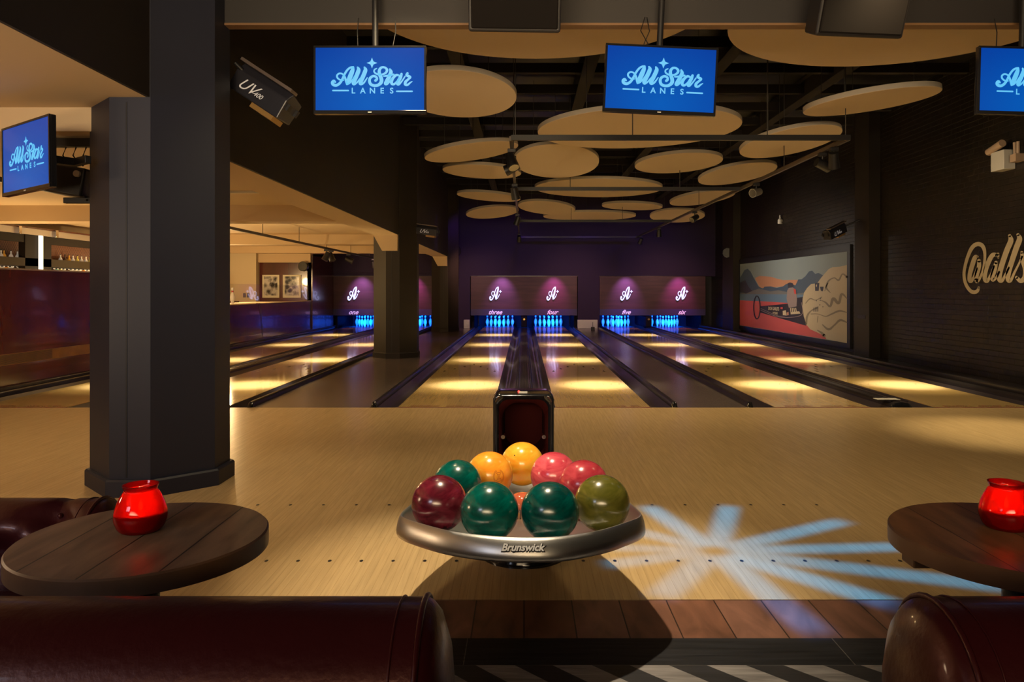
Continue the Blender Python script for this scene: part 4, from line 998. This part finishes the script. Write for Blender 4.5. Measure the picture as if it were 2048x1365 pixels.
Lw = [(4, 'whitish'), (12, 'orange'), (20, 'whitish'), (30, 'dark brown'), (37, 'whitish'), (44, 'blue-violet'), (50, 'whitish'), (57, 'orange'), (64, 'clear pale'), (71, 'yellow'), (97, 'dark brown'), (105, 'dark brown'), (113, 'pale green'), (120, 'yellow'), (127, 'clear pale'), (134.5, 'dark brown'), (142, 'whitish'), (150, 'clear pale'), (158, 'whitish'), (166.5, 'orange'), (175, 'whitish'), (183.5, 'pale green')]
for n_, (px, kind) in enumerate(Lw):
    y = 9.16 * F / (CX - px)
    side = 'left' if px < 80 else 'right'
    place_bottle(kind, y, 1.5452, .19, .044, '%s bottle, %s from the left on lower bar shelf %s of the light column' % (kind, ORD[n_ if px < 80 else n_ - 10], side), 'bottles on the lower bar shelf')
# framed pictures, wall socket, ceiling fitting
for x0, x1, lb, sd in ((525, 559, 'framed black and white photograph, left of the two on the wood wall', 1.3), (566, 602, 'framed black and white photograph, right of the two on the wood wall', 5.1)):
    D = 23.08; a = PX(x0, 550, D); b = PX(x1, 596, D); w = (b[0] - a[0]) / 2; h = (a[2] - b[2]) / 2
    t = thing('framed_picture', lb, 'picture', ((a[0] + b[0]) / 2, D, (a[2] + b[2]) / 2), group='framed pictures')
    MB().box(-w, w, -.02, .015, -h, h).build('frame', mat('picture_mount_cream', (.70, .66, .50), .5, emit=(.7, .66, .5), es=0), t, smooth=0, bevel=.004)
    MB().box(-w * .78, w * .78, -.024, -.0195, -h * .80, h * .86).build('photograph', photo_mat('photo_print', sd), t, smooth=0)
t = thing('wall_socket', 'small dark double socket on the cream pier beside the pin ornament', 'socket', (PX(493, 591, 21.19)[0], 21.19, PX(493, 591, 21.19)[2]))
MB().box(-.09, -.015, -.02, .0, -.06, .06).box(.015, .09, -.02, .0, -.06, .06).build('socket_plate', M['black'], t, bevel=.004)
tag(MB().box(-.45, .45, -.03, .03, -.03, 0).build('ceiling_fitting', M['white'], loc=(-3.72, 10.0, 2.6195), smooth=0), 'thin white linear fitting on the cream ceiling right of the near column', 'ceiling light')
t = thing('table_lamp', 'small red and white glowing lamp just right of the near column', 'lamp', (-8.70, 22.0, .985))
MB().cyl((0, 0, .0), (0, 0, .5), .04).build('lamp_base', M['panel'], t)
MB().lathe([(.10, .5), (.10, .75)], 20).build('lamp_shade', mat('lamp_glow', (1, .7, .5), .5, emit=(1, .55, .35), es=1.6), t)
MB().box(-.3, .3, -.3, .3, -.985, -.001).build('lamp_stand', M['panel'], t, smooth=0)

# ------------------------------------------------------------------ right wall: mural, lettering, fittings
WX = 6.465
def wallp(px, py, x=WX):
    D = x * F / (px - CX); return (x, D, H + (CY - py) / F * D)
def mz(off):
    return lambda x, y: (lambda p: (WX - off, p[1], p[2]))(wallp(1480 + x / 6.5, 490 + y / 6.5))
t = thing('wall_mural', 'painted mural of a long racing car in front of mountains and cream smoke', 'mural', (0, 0, 0))
fr = MB(); c = [wallp(1480, 528), wallp(1695, 503.5), wallp(1695, 687), wallp(1480, 651)]
y0, y1, z0, z1 = c[1][1], c[0][1], c[2][2], c[1][2]
fr.box(WX - .012, 6.499, y0 - .14, y1 + .10, z1, z1 + .14); fr.box(WX - .012, 6.499, y0 - .14, y1 + .10, z0 - .10, z0); fr.box(WX - .012, 6.499, y0 - .14, y0, z0, z1); fr.box(WX - .012, 6.499, y1, y1 + .1, z0, z1)
fr.build('frame', M['black'], t, smooth=0)
bc = {}
def pm(n, c): bc[n] = len(bc); return mat('mural_' + n, c, .6)
pal = [pm('sky', (.20, .25, .27)), pm('orange', (.42, .20, .12)), pm('mountain', (.045, .075, .13)), pm('dark', (.025, .025, .05)), pm('plain', (.13, .13, .14)), pm('blue', (.09, .16, .26)), pm('pink', (.46, .075, .085)),
       pm('car', (.012, .010, .025)), pm('engine', (.22, .17, .18)), pm('cream', (.46, .38, .26)), pm('shadow', (.20, .165, .12)), pm('red', (.45, .05, .05))]
mu = MB()
mu.add([(WX, y0, z0), (WX, y1, z0), (WX, y1, z1), (WX, y0, z1), (6.498, y0, z0), (6.498, y1, z0), (6.498, y1, z1), (6.498, y0, z1)], [(0, 1, 2, 3), (4, 7, 6, 5)], bc['sky'])
def poly(name, off, pts): mu.flat(pts, mz(off), bc[name])
poly('orange', .001, [(200, 430), (250, 405), (400, 415), (480, 440), (560, 460), (750, 455), (745, 520), (640, 530), (560, 540), (380, 560), (260, 560), (200, 450)])
poly('plain', .002, [(0, 560), (300, 570), (830, 580), (830, 655), (0, 655)])
poly('mountain', .003, [(0, 430), (60, 330), (100, 310), (140, 350), (190, 450), (240, 540), (300, 570), (320, 545), (400, 540), (480, 560), (560, 540), (600, 510), (650, 500), (720, 530), (760, 450), (800, 450), (850, 410), (900, 345), (940, 335), (980, 380), (1020, 365), (1090, 400), (1000, 560), (850, 620), (700, 640), (600, 610), (500, 590), (400, 605), (250, 570), (150, 600), (0, 630)])
poly('dark', .004, [(0, 490), (70, 460), (110, 540), (160, 600), (80, 635), (0, 610)])
poly('blue', .005, [(0, 640), (830, 648), (830, 770), (0, 730)])
poly('pink', .006, [(0, 722), (300, 735), (620, 755), (900, 800), (1000, 1000), (1128, 1230), (700, 1160), (0, 1045)])
poly('car', .007, [(265, 800), (620, 765), (745, 690), (830, 675), (840, 860), (862, 1052), (520, 955), (265, 880)])
poly('dark', .008, [(622, 500), (655, 488), (690, 500), (700, 545), (630, 560)])
poly('engine', .009, [(620, 590), (640, 560), (690, 555), (730, 580), (745, 700), (740, 800), (640, 822), (610, 700)])
for k in range(4): poly('cream', .009, [(655 + 22 * k, 822), (668 + 22 * k, 822), (672 + 24 * k, 872), (660 + 24 * k, 872)])
poly('cream', .009, [(660, 875), (775, 865), (790, 895), (665, 905)]); poly('red', .010, [(700, 570), (730, 580), (735, 640), (712, 640)])
poly('cream', .009, [(560, 860), (600, 850), (610, 915), (562, 915)]); poly('orange', .009, [(612, 880), (636, 872), (638, 915), (614, 918)]); poly('red', .009, [(530, 810), (560, 810), (560, 835), (532, 838)])
for pts, w in (([(270, 850), (520, 940), (800, 915), (805, 750)], 7), ([(270, 825), (500, 925), (620, 915)], 6)):
    stroke(mu, [(x, y, w) for x, y in pts], mz(.0095), bc['engine'], n=5)
ring = [(225 + 42 * math.cos(a * PI / 12), 815 + 148 * math.sin(a * PI / 12), 15) for a in range(25)]
stroke(mu, ring, mz(.010), bc['car'], n=3)
stroke(mu, [(215, 790, 5), (235, 815, 5), (262, 845, 5)], mz(.010), bc['engine'], n=4)
poly('cream', .011, [(1398, 262), (1300, 285), (1210, 290), (1160, 315), (1110, 370), (1060, 430), (1010, 500), (930, 510), (880, 560), (840, 620), (820, 700), (818, 800), (835, 930), (870, 1040), (920, 1100), (1000, 1135), (1110, 1190), (1130, 1228), (1398, 1280)])
rs = random.Random(3)
for pts in ([(1398, 420, 26), (1340, 380, 16), (1290, 460, 22), (1230, 430, 14), (1150, 480, 20), (1110, 600, 8)],
            [(1398, 700, 10), (1330, 640, 30), (1290, 760, 34), (1220, 700, 40), (1180, 800, 26), (1120, 750, 20), (1060, 720, 6)],
            [(1398, 880, 8), (1300, 860, 24), (1200, 900, 20), (1120, 930, 12), (1020, 900, 8), (930, 900, 10)],
            [(1398, 1010, 14), (1310, 980, 30), (1240, 1040, 22), (1160, 1100, 30), (1080, 1040, 12)],
            [(870, 1030, 20), (880, 930, 26), (930, 860, 16), (1010, 820, 20)], [(1100, 1180, 40), (1060, 1140, 26), (1010, 1110, 8)],
            [(860, 760, 10), (920, 700, 14), (990, 720, 10), (1070, 680, 12)], [(1010, 1010, 6), (1020, 930, 10)], [(1150, 500, 14), (1130, 560, 22), (1180, 620, 10)]):
    stroke(mu, pts, mz(.012), bc['shadow'], n=6)
poly('dark', .013, [(980, 500), (1040, 495), (1030, 600), (985, 600)]); poly('dark', .013, [(1045, 545), (1095, 545), (1085, 605), (1060, 600)]); poly('cream', .014, [(995, 520), (1010, 515), (1008, 545), (996, 545)])
for k in range(6): poly('dark', .013, [(960 + 12 * k, 820 - 4 * k), (965 + 12 * k, 818 - 4 * k), (965 + 12 * k, 868), (960 + 12 * k, 870)])
for x, y in ((995, 720), (1045, 715), (1040, 775), (1080, 800), (1050, 690)): poly('dark', .013, [(x, y), (x + 12, y), (x + 10, y + 14), (x, y + 12)])
mu.build('painted_panel', pal, t, smooth=0)
p = mz(.0115)(442, 832); tx = text('car_lettering', 'DON GARLITS', .115, mat('mural_cream', (.46, .38, .26), .6), t, p, (PI / 2, 0, -PI / 2), extrude=0, xs=1.15, offset=.004)
p = mz(.0115)(462, 890); text('car_lettering', 'WYNNS', .08, mat('mural_cream', (.46, .38, .26), .6), t, p, (PI / 2, 0, -PI / 2), extrude=0, xs=1.3, offset=.003)

LT = [
 [(556, 1045, 36), (535, 1095, 50), (480, 1112, 54), (420, 1075, 50), (365, 980, 46), (345, 860, 44), (360, 740, 44), (400, 600, 48), (455, 480, 56), (520, 425, 60), (590, 430, 60), (632, 490, 52), (645, 590, 40), (632, 720, 36), (600, 850, 34), (560, 930, 40), (528, 965, 40)],
 [(540, 600, 30), (505, 610, 62), (465, 720, 66), (430, 850, 62), (425, 940, 56), (455, 950, 44), (500, 860, 34), (530, 770, 30)],
 [(560, 660, 52), (560, 740, 62), (530, 850, 66), (520, 940, 56)],
 [(815, 580, 50), (760, 575, 60), (705, 660, 68), (655, 800, 66), (645, 920, 62), (680, 950, 50), (730, 860, 34), (775, 740, 30)],
 [(835, 560, 36), (838, 620, 26)],
 [(805, 685, 50), (785, 780, 70), (755, 880, 66), (760, 935, 54), (810, 900, 34), (850, 820, 30)],
 [(1000, 300, 46), (1018, 370, 76), (965, 500, 78), (905, 670, 76), (862, 820, 76), (855, 930, 66), (895, 945, 44), (950, 840, 32), (990, 760, 28)],
 [(1120, 285, 46), (1143, 350, 76), (1095, 480, 80), (1035, 660, 76), (985, 820, 76), (978, 930, 66), (1015, 945, 44), (1070, 830, 34), (1130, 710, 28), (1180, 600, 28)],
 [(1175, 540, 40), (1195, 650, 76), (1235, 790, 84), (1220, 900, 76), (1160, 950, 62), (1100, 900, 46)]]
lt = MB(); fnl = lambda x, y: (lambda q: (6.4965, q[1], q[2]))(wallp(1880 + x / 7.184, 430 + y / 7.184, 6.4965))
for s in LT: stroke(lt, s, fnl, n=8)
tag(lt.build('wall_lettering', M['wallpaint'], smooth=0), 'large cream hand-painted script lettering starting with an at sign on the black wall', 'lettering')
p = wallp(2003, 322, 6.40)
t = thing('emergency_light', 'white emergency light box with tilted lamps high on the right wall', 'emergency light', (6.40, p[1], p[2]))
MB().box(-.06, .098, -.14, .14, -.13, .13).build('housing', M['white'], t, bevel=.008)
MB().cyl((-.05, .20, .15), (-.05, -.10, .22), .05, 16).build('lamp_head', mat('lamp_beige', (.45, .32, .22), .4), t)
MB().box(-.03, .08, -.34, -.22, -.06, .04).cyl((.02, -.25, .04), (.02, -.24, .20), .02).cyl((.02, -.31, .04), (.02, -.31, .20), .02).build('cable_box', mat('lamp_beige', (.45, .32, .22), .4), t)
p = wallp(1560, 440, 6.44); t = thing('wall_hook', 'tiny pale fitting high on the black wall above the mural', 'fitting', (6.44, p[1], p[2]))
MB().lathe([(.06, -.10), (.055, 0), (.02, .04), (.015, .12)], 12).build('hook_body', M['white'], t)
MB().box(0, .0595, -.02, .02, -.05, .0).build('hook_plate', M['white'], t)
p = wallp(1739, 636, 6.30); tag(MB().box(-.006, 0, -.16, .16, -.035, .035).build('switch_plate', M['black'], loc=(6.2995, 14.1, p[2]), smooth=0, bevel=.003), 'flat dark plate on the pilaster right of the mural', 'plate')

# ------------------------------------------------------------------ projector throwing the blue star on the approach
PL = (1.35, 4.85, 3.32); SCN = (.957, 3.787)
t = thing('gobo_projector', 'black pattern projector hanging from the cross beam above the picture', 'projector', PL)
MB().cyl((0, 0.03, .06), (0, .12, .36), .07, 20).build('barrel', M['black'], t)
MB().box(-.01, .01, .10, .39, .30, .32).build('bracket', M['black'], t)
lo = light('star_projector', 'SPOT', PL, 1250, (.0, .28, 1.0), (SCN[0], SCN[1], 0), .035, 50, .1)
l = lo.data; l.use_nodes = True; T = l.node_tree; em = [n for n in T.nodes if n.type == 'EMISSION'][0]
geo = N(T, 'ShaderNodeNewGeometry'); sp = N(T, 'ShaderNodeSeparateXYZ'); T.links.new(geo.outputs['Incoming'], sp.inputs[0])
def mth(op, a, b=None, c=None):
    n = N(T, 'ShaderNodeMath', operation=op)
    for i, v in enumerate((a, b, c)):
        if v is None: continue
        if isinstance(v, (int, float)): n.inputs[i].default_value = v
        else: T.links.new(v, n.inputs[i])
    return n.outputs[0]
az = mth('ABSOLUTE', sp.outputs[2])
U_ = mth('ADD', mth('MULTIPLY', mth('DIVIDE', sp.outputs[0], az), PL[2]), PL[0] - SCN[0])
V_ = mth('ADD', mth('MULTIPLY', mth('DIVIDE', sp.outputs[1], az), PL[2]), PL[1] - SCN[1])
def sstep(v, e0, e1):
    n = N(T, 'ShaderNodeMapRange', interpolation_type='SMOOTHSTEP'); T.links.new(v, n.inputs['Value']); n.inputs['From Min'].default_value = e0; n.inputs['From Max'].default_value = e1; return n.outputs[0]
rays = [(-.223, .83, .075, .9), (.304, .84, .075, .8), (.90, .52, .075, .8), (1.05, .07, .075, .8), (1.25, -.50, .085, .75), (.62, -.69, .085, 1.0), (.17, -.95, .085, .9), (-.40, -.60, .085, .6), (-.60, -.20, .07, .55), (-.56, .06, .06, .5), (-.42, .38, .07, .6)]
acc = None
for (rx, ry, w, st) in rays:
    Ln = math.hypot(rx, ry); cx_, sy_ = rx / Ln, ry / Ln
    a = mth('ADD', mth('MULTIPLY', U_, cx_), mth('MULTIPLY', V_, sy_)); b = mth('ABSOLUTE', mth('SUBTRACT', mth('MULTIPLY', V_, cx_), mth('MULTIPLY', U_, sy_)))
    m1 = mth('SUBTRACT', 1.0, sstep(b, w * .45, w * 1.15)); m2 = sstep(a, .02, .12); m3 = mth('SUBTRACT', 1.0, sstep(a, Ln * .85, Ln * 1.02))
    r_ = mth('MULTIPLY', mth('MULTIPLY', mth('MULTIPLY', m1, m2), m3), st)
    acc = r_ if acc is None else mth('MAXIMUM', acc, r_)
T.links.new(mth('MULTIPLY', acc, 1.0), em.inputs['Strength'])
